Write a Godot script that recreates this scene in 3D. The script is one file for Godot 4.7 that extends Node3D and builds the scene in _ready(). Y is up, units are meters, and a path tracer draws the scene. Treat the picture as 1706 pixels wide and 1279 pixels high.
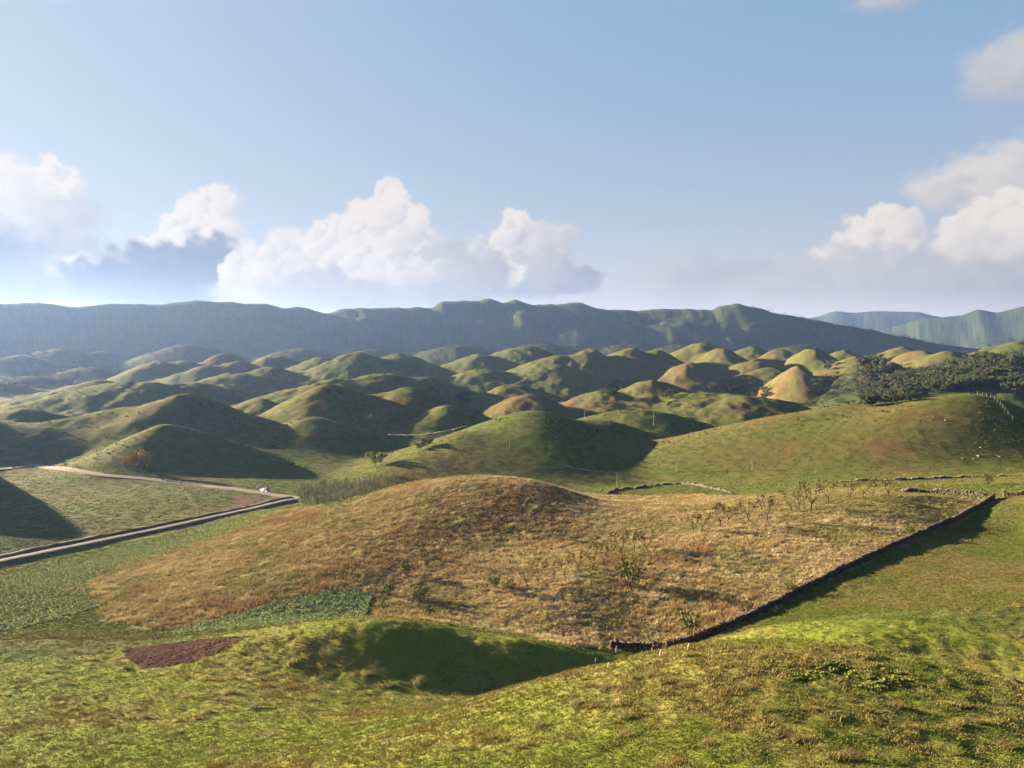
extends Node3D
# Grassy karst hills under a low evening sun. Ground points are (east, forward): x = east, z = -forward, y up, metres.

const EYE := 65.0
const SUN_AZ := 63.0      # degrees west of the view axis
const PASTURE_GREEN := Color(0.093, 0.111, 0.022)   # grass tufts near and far; hill ground in land() is darker
const PASTURE_STRAW := Color(0.147, 0.121, 0.047)
const SUN_EL := 11.5
const SURVEY := [
	[27.3, 40, 42], [12.2, 38, 43.2], [1.5, 40, 42], [-9.6, 47, 38], [-25, 56, 32.8], [-42.6, 62, 29.4],
	[20.3, 64, 39.4], [28, 64, 38.9], [34.5, 62, 38.5], [40.7, 60, 37.3], [13, 66, 37.6], [8, 68, 35.4],
	[-0.2, 71, 32], [-6.4, 71, 30.5], [-13.4, 66, 30.5], [-19.8, 58, 32.5], [-46.1, 88, 23.1], [-60.2, 88, 23.1],
	[-78.3, 115, 18.3], [-58.4, 112, 18.7], [-33.4, 92, 22.7], [-11.8, 96, 19.6], [-56.4, 128, 15.6], [-45.9, 143, 15.6],
	[-27.8, 150, 15], [-27.2, 135, 15.1], [-88.4, 130, 14.8], [-96.3, 170, 11.1], [-119.9, 177, 9.6], [-128.6, 190, 7.8],
	[-114.8, 222, 6.2], [-84.1, 278, 4.1], [-85.5, 195, 10.2], [-72.2, 245, 9.9], [-48.9, 245, 15], [-29, 240, 19.8],
	[-9.9, 238, 21.9], [8.9, 240, 19.8], [24.7, 246, 13.8], [-7.8, 185, 16], [-32.1, 160, 16.2], [21.5, 185, 16],
	[25.8, 222, 16.9], [60.8, 222, 17.2], [48.1, 175, 18.7], [27.5, 140, 16.6], [5.2, 140, 16.6], [14.6, 124, 14.5],
	[-5.5, 130, 14.8], [82.9, 235, 16.9], [109.8, 215, 22.2], [74.5, 172, 19.4], [129, 200, 23.6], [150.2, 255, 16.6],
	[186.9, 280, 15], [122.9, 285, 12.1], [49, 300, 7.1], [76.7, 265, 11.1], [42, 118, 20.4], [35.5, 112, 21.2],
	[48.6, 102, 24.1], [57.4, 132, 19.4], [82.2, 122, 22.8], [65.7, 97, 24], [124.6, 186, 20.2], [84.1, 152, 19.9],
	[-175.4, 295, 3.4], [-126.6, 290, 4.4], [-177.5, 345, 2.8], [-243.3, 380, 1.1], [25, 122, 14.9], [250, 560, -25],
	[130, 600, -18], [330, 500, -20], [0, 0, 63], [0, 32, 44.5], [0, 20, 49], [60, 20, 45],
	[-40, 15, 46], [70, 45, 41], [-30, 40, 38], [40, -20, 62], [-40, -20, 60], [0, -80, 50],
	[9, 98, 16], [-2, 110, 17.5], [25, 92, 18], [50, 86, 21], [130, 190, 24], [170, 130, 26],
	[120, 70, 22], [200, 250, 20], [-130, 150, 14], [-120, 100, 20], [-160, 220, 8], [-230, 300, 3],
	[-60, 320, 1], [0, 320, 0], [60, 340, 0], [-100, 420, 1], [0, 430, -2], [100, 450, -2],
	[200, 420, 4], [-220, 430, 0], [-350, 400, 0], [-350, 250, 0], [350, 300, 5], [300, 150, 15],
	[-300, 120, 5], [-300, 620, -8], [0, 600, -10], [300, 640, -22], [0, 800, -14], [600, 700, -14],
	[-600, 700, -14], [-500, 200, -5], [500, 200, 0],
]
# east, forward, summit, slopes west east near far, roundness, dryness, woodedness
const HILLS := [
	[-19.99, 110, 23.78, 0.22, 0.36, 0.52, 0.45, 1.8, 0, 0],
	[-1.16, 112, 20.11, 0.3, 0.36, 0.5, 0.5, 1.5, 0.45, 0],
	[-144.35, 405, 3.6, 0.06, 0.07, 0.14, 0.2, 1, 0.3, 0],
	[-301.13, 312, 45.5, 0.45, 0.75, 0.55, 0.6, 5, 0.45, 0],
	[216.97, 365, 38.74, 0.3, 0.46, 0.52, 0.36, 7, 0.6, 0],
	[171.14, 385, 30.65, 0.25, 0.3, 0.5, 0.4, 6, 0.55, 0],
	[141.1, 385, 23.68, 0.3, 0.3, 0.4, 0.4, 4, 0.9, 0],
	[12.33, 425, 25.41, 0.38, 0.42, 0.3, 0.42, 5, 0.1, 0],
	[-24.2, 395, 16.37, 0.38, 0.3, 0.3, 0.4, 4, 0.45, 0],
	[-44.06, 366, 8.93, 0.3, 0.2, 0.25, 0.4, 2.5, 0.45, 0],
	[50.18, 435, 18.99, 0.3, 0.38, 0.36, 0.4, 4, 0.1, 0],
	[84.29, 500, 19.6, 0.26, 0.32, 0.32, 0.4, 4, 0.4, 0],
	[-130.17, 540, 32.51, 0.52, 0.42, 0.38, 0.45, 4, 0.45, 0],
	[-74.48, 550, 30.62, 0.42, 0.46, 0.38, 0.45, 5, 0.45, 0],
	[-121.49, 465, 17.29, 0.46, 0.38, 0.32, 0.42, 4, 0.3, 0],
	[-208.9, 485, 30.87, 0.48, 0.45, 0.36, 0.45, 4, 0.35, 0],
	[-245.06, 475, 21.87, 0.38, 0.38, 0.32, 0.4, 4, 0.45, 0],
	[-265.35, 455, 15.09, 0.25, 0.35, 0.28, 0.35, 4, 0.45, 0],
	[-180.59, 398, 20.4, 0.5, 0.4, 0.34, 0.42, 3.5, 0.4, 0],
	[-312.34, 490, 20.51, 0.25, 0.36, 0.32, 0.4, 4, 0.45, 0],
	[-308.08, 430, 19.52, 0.3, 0.3, 0.35, 0.35, 5, 0.45, 0],
	[-202.07, 620, 16.99, 0.42, 0.4, 0.4, 0.4, 3, 0.45, 0],
	[-315.35, 560, 11.07, 0.3, 0.4, 0.4, 0.4, 3, 0.45, 0],
	[-42.75, 505, 20.74, 0.55, 0.5, 0.5, 0.45, 4.5, 0.6, 0],
	[-89.43, 500, 15.27, 0.35, 0.35, 0.4, 0.4, 3.75, 0.45, 0],
	[14.38, 680, 17.15, 0.5, 0.5, 0.45, 0.45, 4.5, 0.9, 0],
	[1.22, 780, 19.3, 0.45, 0.4, 0.4, 0.4, 6, 0.85, 0],
	[-35.29, 1050, 24.85, 0.33, 0.4, 0.4, 0.4, 7.5, 0.3, 0],
	[63.78, 1060, 30.27, 0.3, 0.5, 0.4, 0.4, 7.5, 0.45, 0],
	[119.51, 1160, 50.54, 0.5, 0.8, 0.5, 0.45, 7.5, 0.35, 0],
	[181.43, 1180, 51.21, 0.5, 0.6, 0.45, 0.45, 7.5, 0.45, 0],
	[223.87, 1200, 48.17, 0.6, 0.6, 0.45, 0.45, 7.5, 0.45, 0],
	[69.15, 1150, 40.79, 0.4, 0.4, 0.4, 0.4, 9, 0.45, 0],
	[28.44, 1350, 53.43, 0.33, 0.5, 0.4, 0.4, 9, 0.2, 0],
	[-53.8, 1300, 39.67, 0.4, 0.4, 0.4, 0.4, 7.5, 0.45, 0],
	[134.32, 740, 25.12, 0.55, 0.4, 0.45, 0.45, 7.5, 0.8, 0],
	[88.5, 720, 17.16, 0.4, 0.4, 0.4, 0.4, 4.5, 0.9, 0],
	[205.24, 660, 15.97, 0.3, 0.35, 0.4, 0.4, 9, 0.45, 0],
	[176.7, 690, 16.45, 0.3, 0.35, 0.4, 0.4, 9, 0.45, 0],
	[321.5, 1300, 58.93, 0.5, 0.5, 0.45, 0.45, 9, 0.45, 0],
	[330.42, 1220, 49.79, 0.7, 0.6, 0.45, 0.45, 9, 0.6, 0],
	[248.91, 1080, 32.99, 0.6, 0.6, 0.5, 0.45, 6, 0.9, 0],
	[224.93, 1120, 27.43, 0.4, 0.5, 0.5, 0.45, 6, 0.45, 0],
	[439.94, 1420, 50.62, 0.55, 0.5, 0.45, 0.45, 9, 0.45, 0],
	[453.57, 1300, 47.78, 0.6, 0.6, 0.5, 0.45, 7.5, 0.7, 0],
	[465.49, 1200, 50.04, 0.8, 0.6, 0.5, 0.45, 7.5, 0.6, 0],
	[354.85, 1130, 34.16, 0.45, 0.4, 0.45, 0.45, 4.5, 0.7, 0],
	[354.12, 960, 31.3, 1, 0.8, 0.6, 0.5, 6, 0.9, 0],
	[357.91, 1060, 26.13, 0.35, 0.5, 0.5, 0.45, 4.5, 0.45, 0],
	[560.13, 1300, 46.77, 0.6, 0.6, 0.5, 0.45, 7.5, 0.45, 0],
	[500.31, 1120, 39.68, 0.6, 0.5, 0.5, 0.45, 7.5, 0.7, 0],
	[651.25, 1280, 53.03, 0.5, 0.5, 0.5, 0.45, 6, 0.6, 0],
	[593.58, 1120, 50.16, 0.62, 0.5, 0.5, 0.45, 6, 0.9, 0],
	[603.2, 1060, 49.31, 0.5, 0.6, 0.5, 0.45, 7.5, 0.5, 0],
	[441.1, 930, 35.26, 0.5, 0.45, 0.5, 0.45, 7.5, 0.4, 0.8],
	[443.71, 820, 28.51, 0.4, 0.4, 0.45, 0.45, 9, 0.3, 1],
	[496.14, 850, 37.81, 0.4, 0.4, 0.5, 0.45, 7.5, 0.4, 0.8],
	[513.63, 800, 45.04, 0.55, 0.5, 0.62, 0.45, 9, 0.3, 0.9],
	[693.79, 1050, 60.91, 0.4, 0.4, 0.45, 0.45, 9, 0.5, 0.3],
	[563.35, 770, 49.99, 0.3, 0.35, 0.6, 0.45, 12, 0.3, 1],
	[-221.57, 1100, 46.14, 0.45, 0.45, 0.4, 0.4, 7.5, 0.3, 0],
	[-171.5, 1150, 43.49, 0.5, 0.4, 0.4, 0.4, 7.5, 0.35, 0],
	[-312.88, 1280, 36.06, 0.45, 0.45, 0.4, 0.4, 7.5, 0.45, 0],
	[-132.52, 760, 31.78, 0.42, 0.4, 0.4, 0.4, 6, 0.35, 0],
	[-159.4, 720, 27.33, 0.3, 0.4, 0.4, 0.4, 7.5, 0.3, 0],
	[-94.53, 790, 27.37, 0.35, 0.4, 0.4, 0.4, 6, 0.45, 0],
	[-419.57, 1350, 36.58, 0.5, 0.4, 0.4, 0.4, 7.5, 0.45, 0],
	[-518.24, 1380, 40.26, 0.6, 0.5, 0.45, 0.4, 6, 0.8, 0],
	[-436.53, 1220, 29.79, 0.45, 0.4, 0.4, 0.4, 7.5, 0.45, 0],
	[-468.46, 1180, 24.49, 0.4, 0.4, 0.4, 0.4, 6, 0.45, 0],
	[-561.58, 1300, 29.52, 0.5, 0.4, 0.4, 0.4, 7.5, 0.45, 0],
	[-577.11, 1250, 29.91, 0.5, 0.4, 0.4, 0.4, 7.5, 0.45, 0],
	[-354.8, 980, 21.39, 0.33, 0.3, 0.35, 0.4, 7.5, 0.3, 0],
	[-330.73, 1050, 26.49, 0.4, 0.35, 0.4, 0.4, 7.5, 0.45, 0],
	[-354.93, 740, 23.96, 0.22, 0.4, 0.4, 0.4, 9, 0.25, 0],
	[-534.36, 1000, 11.11, 0.3, 0.5, 0.4, 0.4, 7.5, 0.45, 0],
	[-319.21, 780, 21.13, 0.3, 0.4, 0.4, 0.4, 7.5, 0.45, 0],
	[-478.02, 800, 8.71, 0.2, 0.3, 0.4, 0.4, 6, 0.45, 0],
	[-496.16, 760, 1.37, 0.2, 0.3, 0.4, 0.4, 6, 0.45, 0],
	[-1087.22, 1850, 43.38, 0.3, 0.35, 0.35, 0.35, 8, 0.2, 1],
	[-1092.54, 1700, 29.22, 0.3, 0.3, 0.35, 0.35, 8, 0.2, 1],
	[-1012.99, 1900, 36.87, 0.35, 0.35, 0.35, 0.35, 8, 0.2, 1],
	[-804.95, 1900, 53.16, 0.35, 0.3, 0.35, 0.35, 8, 0.2, 1],
	[-806.22, 1300, 4.1, 0.3, 0.3, 0.35, 0.35, 8, 0.2, 1],
	[-796.72, 1450, 11.82, 0.3, 0.3, 0.35, 0.35, 8, 0.2, 1],
	[-734.3, 1100, 0.55, 0.3, 0.3, 0.35, 0.35, 8, 0.2, 1],
	[-137.88, 1900, 50.2, 0.3, 0.3, 0.3, 0.3, 10, 0.2, 1],
	[73.34, 2000, 54.1, 0.3, 0.3, 0.3, 0.3, 10, 0.2, 1],
	[322.76, 2100, 53.55, 0.3, 0.3, 0.3, 0.3, 10, 0.2, 1],
	[-345.54, 1900, 39.83, 0.3, 0.3, 0.3, 0.3, 8, 0.2, 1],
	[-523.45, 1900, 42.79, 0.3, 0.3, 0.3, 0.3, 8, 0.2, 1],
	[410.64, 1900, 51.68, 0.3, 0.3, 0.3, 0.3, 8, 0.2, 1],
	[1044.42, 1700, 38.5, 0.3, 0.3, 0.3, 0.3, 8, 0.2, 1],
	[959.64, 1900, 35.39, 0.3, 0.3, 0.3, 0.3, 8, 0.2, 1],
	[744.39, 2000, 49.42, 0.3, 0.3, 0.3, 0.3, 8, 0.2, 1],
]
const RIDGE := [[-0.8796, 0.0223], [-0.7309, 0.0376], [-0.6380, 0.0343], [-0.5858, 0.0388], [-0.5526, 0.0410], [-0.5124, 0.0366], [-0.4761, 0.0421], [-0.4322, 0.0416], [-0.3896, 0.0474], [-0.3593, 0.0458], [-0.3108, 0.0444], [-0.2860, 0.0395], [-0.2680, 0.0412], [-0.2353, 0.0332], [-0.2130, 0.0395], [-0.1567, 0.0407], [-0.1031, 0.0417], [-0.0915, 0.0495], [-0.0490, 0.0504], [-0.0295, 0.0535], [-0.0101, 0.0474], [0.0054, 0.0520], [0.0288, 0.0450], [0.0559, 0.0457], [0.0869, 0.0480], [0.1139, 0.0394], [0.1597, 0.0368], [0.1899, 0.0397], [0.2197, 0.0387], [0.2528, 0.0369], [0.2637, 0.0427], [0.2852, 0.0447], [0.3081, 0.0392], [0.3348, 0.0316], [0.3693, 0.0254], [0.4029, 0.0172], [0.4355, 0.0120], [0.4672, 0.0035], [0.5278, -0.0081], [0.6112, -0.0224], [0.8795, -0.0174]]
const FAR_A := [[0.3359, -0.0258], [0.4292, 0.0064], [0.4545, 0.0140], [0.4912, 0.0240], [0.5267, 0.0269], [0.5427, 0.0333], [0.5608, 0.0296], [0.5859, 0.0362], [0.6348, 0.0406], [0.7288, 0.0261], [0.9085, 0.0167]]
const FAR_B := [[0.2642, 0.0038], [0.3557, 0.0241], [0.3759, 0.0296], [0.3971, 0.0365], [0.4188, 0.0334], [0.4413, 0.0351], [0.4849, 0.0337], [0.5031, 0.0286], [0.5268, 0.0235], [0.5834, 0.0130], [0.6847, 0.0030]]
const BROWN_HILL := [Vector2(-95.2, 168.0), Vector2(-94.5, 182.4), Vector2(-87.4, 199.5), Vector2(-78.5, 219.1), Vector2(-74.5, 252.9), Vector2(-54.8, 221.4), Vector2(-49.9, 223.3), Vector2(-39.9, 237.4), Vector2(-27.5, 262.0), Vector2(-10.9, 262.0), Vector2(9.7, 262.0), Vector2(27.7, 266.0), Vector2(43.1, 264.0), Vector2(63.3, 270.1), Vector2(83.1, 240.9), Vector2(99.2, 248.1), Vector2(109.9, 215.2), Vector2(125.6, 202.2), Vector2(127.4, 199.4), Vector2(104.3, 186.4), Vector2(74.5, 157.4), Vector2(52.4, 138.0), Vector2(36.1, 123.3), Vector2(25.0, 121.8), Vector2(14.5, 123.1), Vector2(8.2, 118.2), Vector2(-0.3, 126.0), Vector2(-13.6, 128.0), Vector2(-22.2, 131.0), Vector2(-26.3, 145.2), Vector2(-34.7, 148.9), Vector2(-42.5, 143.1), Vector2(-48.9, 135.4), Vector2(-54.2, 129.9), Vector2(-63.5, 127.8), Vector2(-78.1, 141.4), Vector2(-79.1, 147.7), Vector2(-89.6, 158.1)]
const CABBAGE_FIELD := [Vector2(-58.1, 125.0), Vector2(-53.9, 131.8), Vector2(-47.6, 138.2), Vector2(-40.7, 144.9), Vector2(-33.5, 149.1), Vector2(-27.2, 148.3), Vector2(-26.9, 141.9), Vector2(-25.6, 115.6), Vector2(-30.6, 131.0), Vector2(-39.9, 124.0)]
const LEFT_FIELD := [Vector2(-119.9, 143.0), Vector2(-118.7, 175.2), Vector2(-113.2, 203.1), Vector2(-100.6, 229.9), Vector2(-89.1, 266.7), Vector2(-78.4, 264.6), Vector2(-74.9, 229.3), Vector2(-79.3, 211.9), Vector2(-87.4, 199.5), Vector2(-94.5, 182.4), Vector2(-95.2, 168.0), Vector2(-79.1, 147.7), Vector2(-82.8, 138.0), Vector2(-87.7, 128.9), Vector2(-93.3, 110.9)]
const RED_PLOT := [Vector2(-58.2, 111.6), Vector2(-57.5, 113.0), Vector2(-53.9, 114.0), Vector2(-48.0, 115.0), Vector2(-38.2, 112.0), Vector2(-39.6, 109.4), Vector2(-41.8, 106.1), Vector2(-45.5, 102.8), Vector2(-49.9, 101.9), Vector2(-54.3, 106.4)]
const ROAD_PLOT := [Vector2(-111.8, 302.7), Vector2(-88.0, 299.0), Vector2(-86.7, 286.8), Vector2(-91.7, 281.2), Vector2(-96.3, 268.9), Vector2(-104.0, 261.5), Vector2(-103.2, 285.3)]
const MAIZE_PLOT := [Vector2(-91.4, 317.5), Vector2(-83.7, 339.1), Vector2(-70.9, 342.2), Vector2(-57.4, 342.0), Vector2(-43.2, 336.0), Vector2(-49.9, 327.6), Vector2(-45.4, 236.7), Vector2(-50.7, 226.9), Vector2(-60.0, 235.1), Vector2(-79.3, 284.4)]
const LOWER_ROAD := [Vector2(-135.7, 168.6), Vector2(-130.9, 193.4), Vector2(-124.4, 208.4), Vector2(-115.6, 223.6), Vector2(-104.4, 238.6), Vector2(-93.1, 260.1), Vector2(-88.3, 280.9), Vector2(-83.4, 290.9)]
const UPPER_ROAD := [Vector2(-254.9, 354.6), Vector2(-243.5, 380.3), Vector2(-230.8, 379.1), Vector2(-190.1, 343.3), Vector2(-153.6, 334.3), Vector2(-124.6, 320.3), Vector2(-106.6, 312.0), Vector2(-83.3, 299.0)]
const LONG_WALL := [Vector2(126.4, 199.6), Vector2(104.3, 186.4), Vector2(74.5, 157.4), Vector2(52.4, 138.0), Vector2(36.1, 123.3), Vector2(28.7, 121.1), Vector2(25.0, 121.8)]
const CORNER_WALL := [Vector2(24.0, 121.8), Vector2(20.4, 123.3), Vector2(15.9, 123.0)]
const HILL_FOOT_WALL := [Vector2(33.2, 268.0), Vector2(39.8, 285.0), Vector2(50.0, 292.0), Vector2(70.0, 320.4), Vector2(75.0, 290.8), Vector2(77.9, 269.1)]
const FAR_WALL := [Vector2(120.6, 279.7), Vector2(139.0, 281.2), Vector2(157.6, 282.8), Vector2(174.8, 281.8), Vector2(191.4, 280.2)]
const RUBBLE_LINE := [Vector2(110.2, 214.3), Vector2(116.9, 212.5), Vector2(122.6, 207.9), Vector2(126.5, 203.6)]
const FIELD_WALL := [Vector2(129.2, 199.8), Vector2(133.1, 197.7), Vector2(140.1, 195.7)]
const WEED_PATCH := [Vector2(18.2, 54.1), Vector2(20.7, 54.4), Vector2(24.2, 53.5), Vector2(27.3, 52.8), Vector2(27.0, 50.6), Vector2(24.4, 49.3), Vector2(21.6, 49.3), Vector2(19.2, 50.2), Vector2(17.7, 51.8)]
const MAST := [Vector2(880.7, 2995.0)]
const SMALL_TREES := [[-19.1, 168.6, 5.01, 0], [-3.9, 195.0, 4.58, 0], [-22.1, 157.8, 3.46, 1], [24.6, 169.6, 5.57, 0], [19.3, 161.0, 4.54, 0], [23.0, 146.7, 5.97, 1], [5.2, 149.5, 3.74, 0], [8.5, 152.3, 3.58, 0], [13.8, 158.2, 3.72, 0], [-3.4, 149.3, 3.04, 1], [-17.4, 144.1, 3.61, 1], [-24.1, 147.8, 3.01, 1], [-14.8, 134.4, 2.73, 1], [30.4, 170.6, 4.27, 0], [27.6, 170.9, 4.01, 0], [16.7, 157.9, 3.71, 0], [-0.5, 145.0, 2.72, 1], [2.8, 147.7, 3.24, 0], [51.3, 187.2, 5.86, 0], [53.9, 190.0, 4.76, 0], [46.1, 184.3, 4.62, 0], [44.2, 185.1, 4.06, 0], [59.8, 192.0, 5.11, 0], [64.7, 192.5, 6.03, 0], [74.6, 202.6, 5.07, 0], [77.2, 204.4, 4.48, 0], [80.3, 203.8, 6.7, 0], [86.7, 208.2, 5.7, 0], [93.8, 211.0, 4.62, 0], [97.6, 211.7, 4.31, 0], [100.3, 211.9, 4.64, 0], [104.0, 210.4, 4.61, 0], [29.1, 123.6, 4.45, 1], [50.8, 137.7, 2.8, 1], [94.3, 180.2, 2.54, 1], [40.2, 129.4, 2.63, 1], [18.4, 125.6, 3.54, 0], [20.9, 125.3, 3.33, 0], [33.5, 123.8, 2.52, 0], [39.2, 142.8, 2.46, 0], [20.9, 167.6, 3.94, 0], [10.7, 154.8, 3.39, 0], [135.6, 217.0, 3.4, 1]]
const BUSHES := [[-175.5, 347.6, 5.99], [-172.2, 349.9, 7.12], [-167.1, 348.3, 6.54]]
const LONE_TREE := [[-64.9, 361.3, 6.22]]
const TUSSOCKS := [[10.8, 52.4, 0.82], [11.8, 51.4, 0.6], [15.4, 45.7, 0.64], [18.2, 46.1, 0.58], [24.1, 47.0, 0.63], [31.6, 48.7, 0.69], [26.6, 44.7, 0.59], [23.4, 44.0, 0.55], [7.1, 46.8, 0.73], [6.5, 43.7, 0.62], [4.3, 50.6, 0.63], [8.9, 54.2, 0.59], [9.9, 54.3, 0.6], [17.8, 39.5, 0.68], [20.1, 39.7, 0.68], [28.2, 45.2, 0.5], [28.1, 42.5, 0.6], [1.8, 47.6, 0.67], [-1.2, 47.0, 0.66], [10.9, 41.6, 0.59], [15.4, 49.6, 0.47], [29.3, 51.0, 0.48], [16.1, 41.8, 0.52], [24.5, 41.3, 0.58], [-3.5, 46.5, 0.66], [6.7, 53.2, 0.54], [-37.0, 68.5, 0.86], [-37.6, 86.3, 0.88], [-33.1, 87.4, 0.96], [-28.1, 81.8, 0.9], [-32.3, 71.6, 0.78], [-24.3, 60.9, 0.76], [-32.6, 79.9, 0.81], [-27.6, 73.5, 0.75], [-29.8, 101.9, 1.12], [-16.2, 97.4, 1.07], [-12.5, 98.8, 1.16], [-19.2, 99.6, 0.94], [-48.9, 83.2, 0.78], [-46.5, 72.9, 0.8], [-38.7, 78.6, 0.74], [-23.2, 87.0, 0.82], [-22.2, 68.8, 0.75]]
const STALKS := [[22.7, 56.2, 0.53], [22.9, 56.2, 0.48], [25.6, 46.3, 0.58], [25.8, 46.2, 0.65], [20.8, 56.6, 0.44]]
const STAKES := [[16.7, 120.8, 1.23], [12.5, 112.5, 0.88], [7.7, 60.2, 0.42], [14.1, 60.2, 0.47], [22.5, 121.1, 0.76], [11.9, 60.4, 0.47]]
const WHITE_ROCKS := [[-117.1, 242.7, 1.14], [-98.2, 280.8, 1.32], [-94.5, 288.3, 1.58], [-101.0, 272.1, 1.28], [-123.2, 312.4, 1.47], [-116.4, 309.2, 1.21], [-97.8, 296.3, 1.16], [184.5, 312.1, 1.22], [188.0, 311.0, 1.22], [191.2, 313.1, 1.72], [198.9, 311.2, 1.22], [195.6, 318.8, 1.25], [-82.2, 145.3, 0.68], [-55.5, 129.3, 0.61], [38.9, 149.2, 0.7], [18.1, 135.8, 0.64], [31.0, 131.1, 0.51], [57.9, 112.4, 0.44], [69.7, 136.3, 0.53], [57.0, 126.3, 0.49], [124.4, 202.5, 1.11], [126.2, 203.9, 1.28], [111.3, 216.4, 1.02], [192.4, 339.6, 1.33], [129.9, 332.1, 1.04]]
const POLES := [[103.7, 329.0, 7.98], [73.9, 342.3, 5.63], [44.7, 323.7, 6.08], [-1.2, 368.9, 4.04], [-23.1, 382.6, 5.69], [47.3, 497.7, 4.28], [86.7, 467.9, 9.52], [-73.1, 448.9, 4.92]]
const HILLTOP_POSTS := [[215.3, 361.2, 1.98], [219.5, 361.6, 2.55], [221.5, 361.2, 1.98], [223.7, 361.4, 2.26], [224.5, 359.6, 2.53], [223.7, 355.5, 2.23], [223.2, 352.5, 2.48], [222.6, 349.3, 2.46], [221.8, 346.3, 2.17], [221.2, 343.6, 2.42], [220.7, 340.6, 2.13], [220.1, 336.7, 2.11]]
const ROAD_POSTS := [[-200.3, 345.8, 1.35], [-198.5, 345.1, 1.35], [-149.4, 326.1, 1.53], [-147.6, 326.2, 1.53], [-145.9, 326.2, 1.53], [-141.9, 324.8, 1.78]]
const PASTURE_POSTS := [[-138.0, 317.0, 1.49], [-130.6, 303.1, 1.42], [-123.9, 290.6, 1.36], [-118.3, 280.5, 1.54], [-112.5, 269.8, 1.48], [-107.5, 260.6, 1.43], [-97.6, 266.1, 1.67], [-98.2, 255.1, 1.6], [-94.8, 281.1, 1.76]]
const PEOPLE := [[-106.0, 316.9, 1.98], [-104.2, 323.9, 2.03], [-152.9, 333.2, 2.09]]
const CAR := [[-101.6, 313.4]]
const BOULDER := [[36.4, 54.5, 0.55]]
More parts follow.
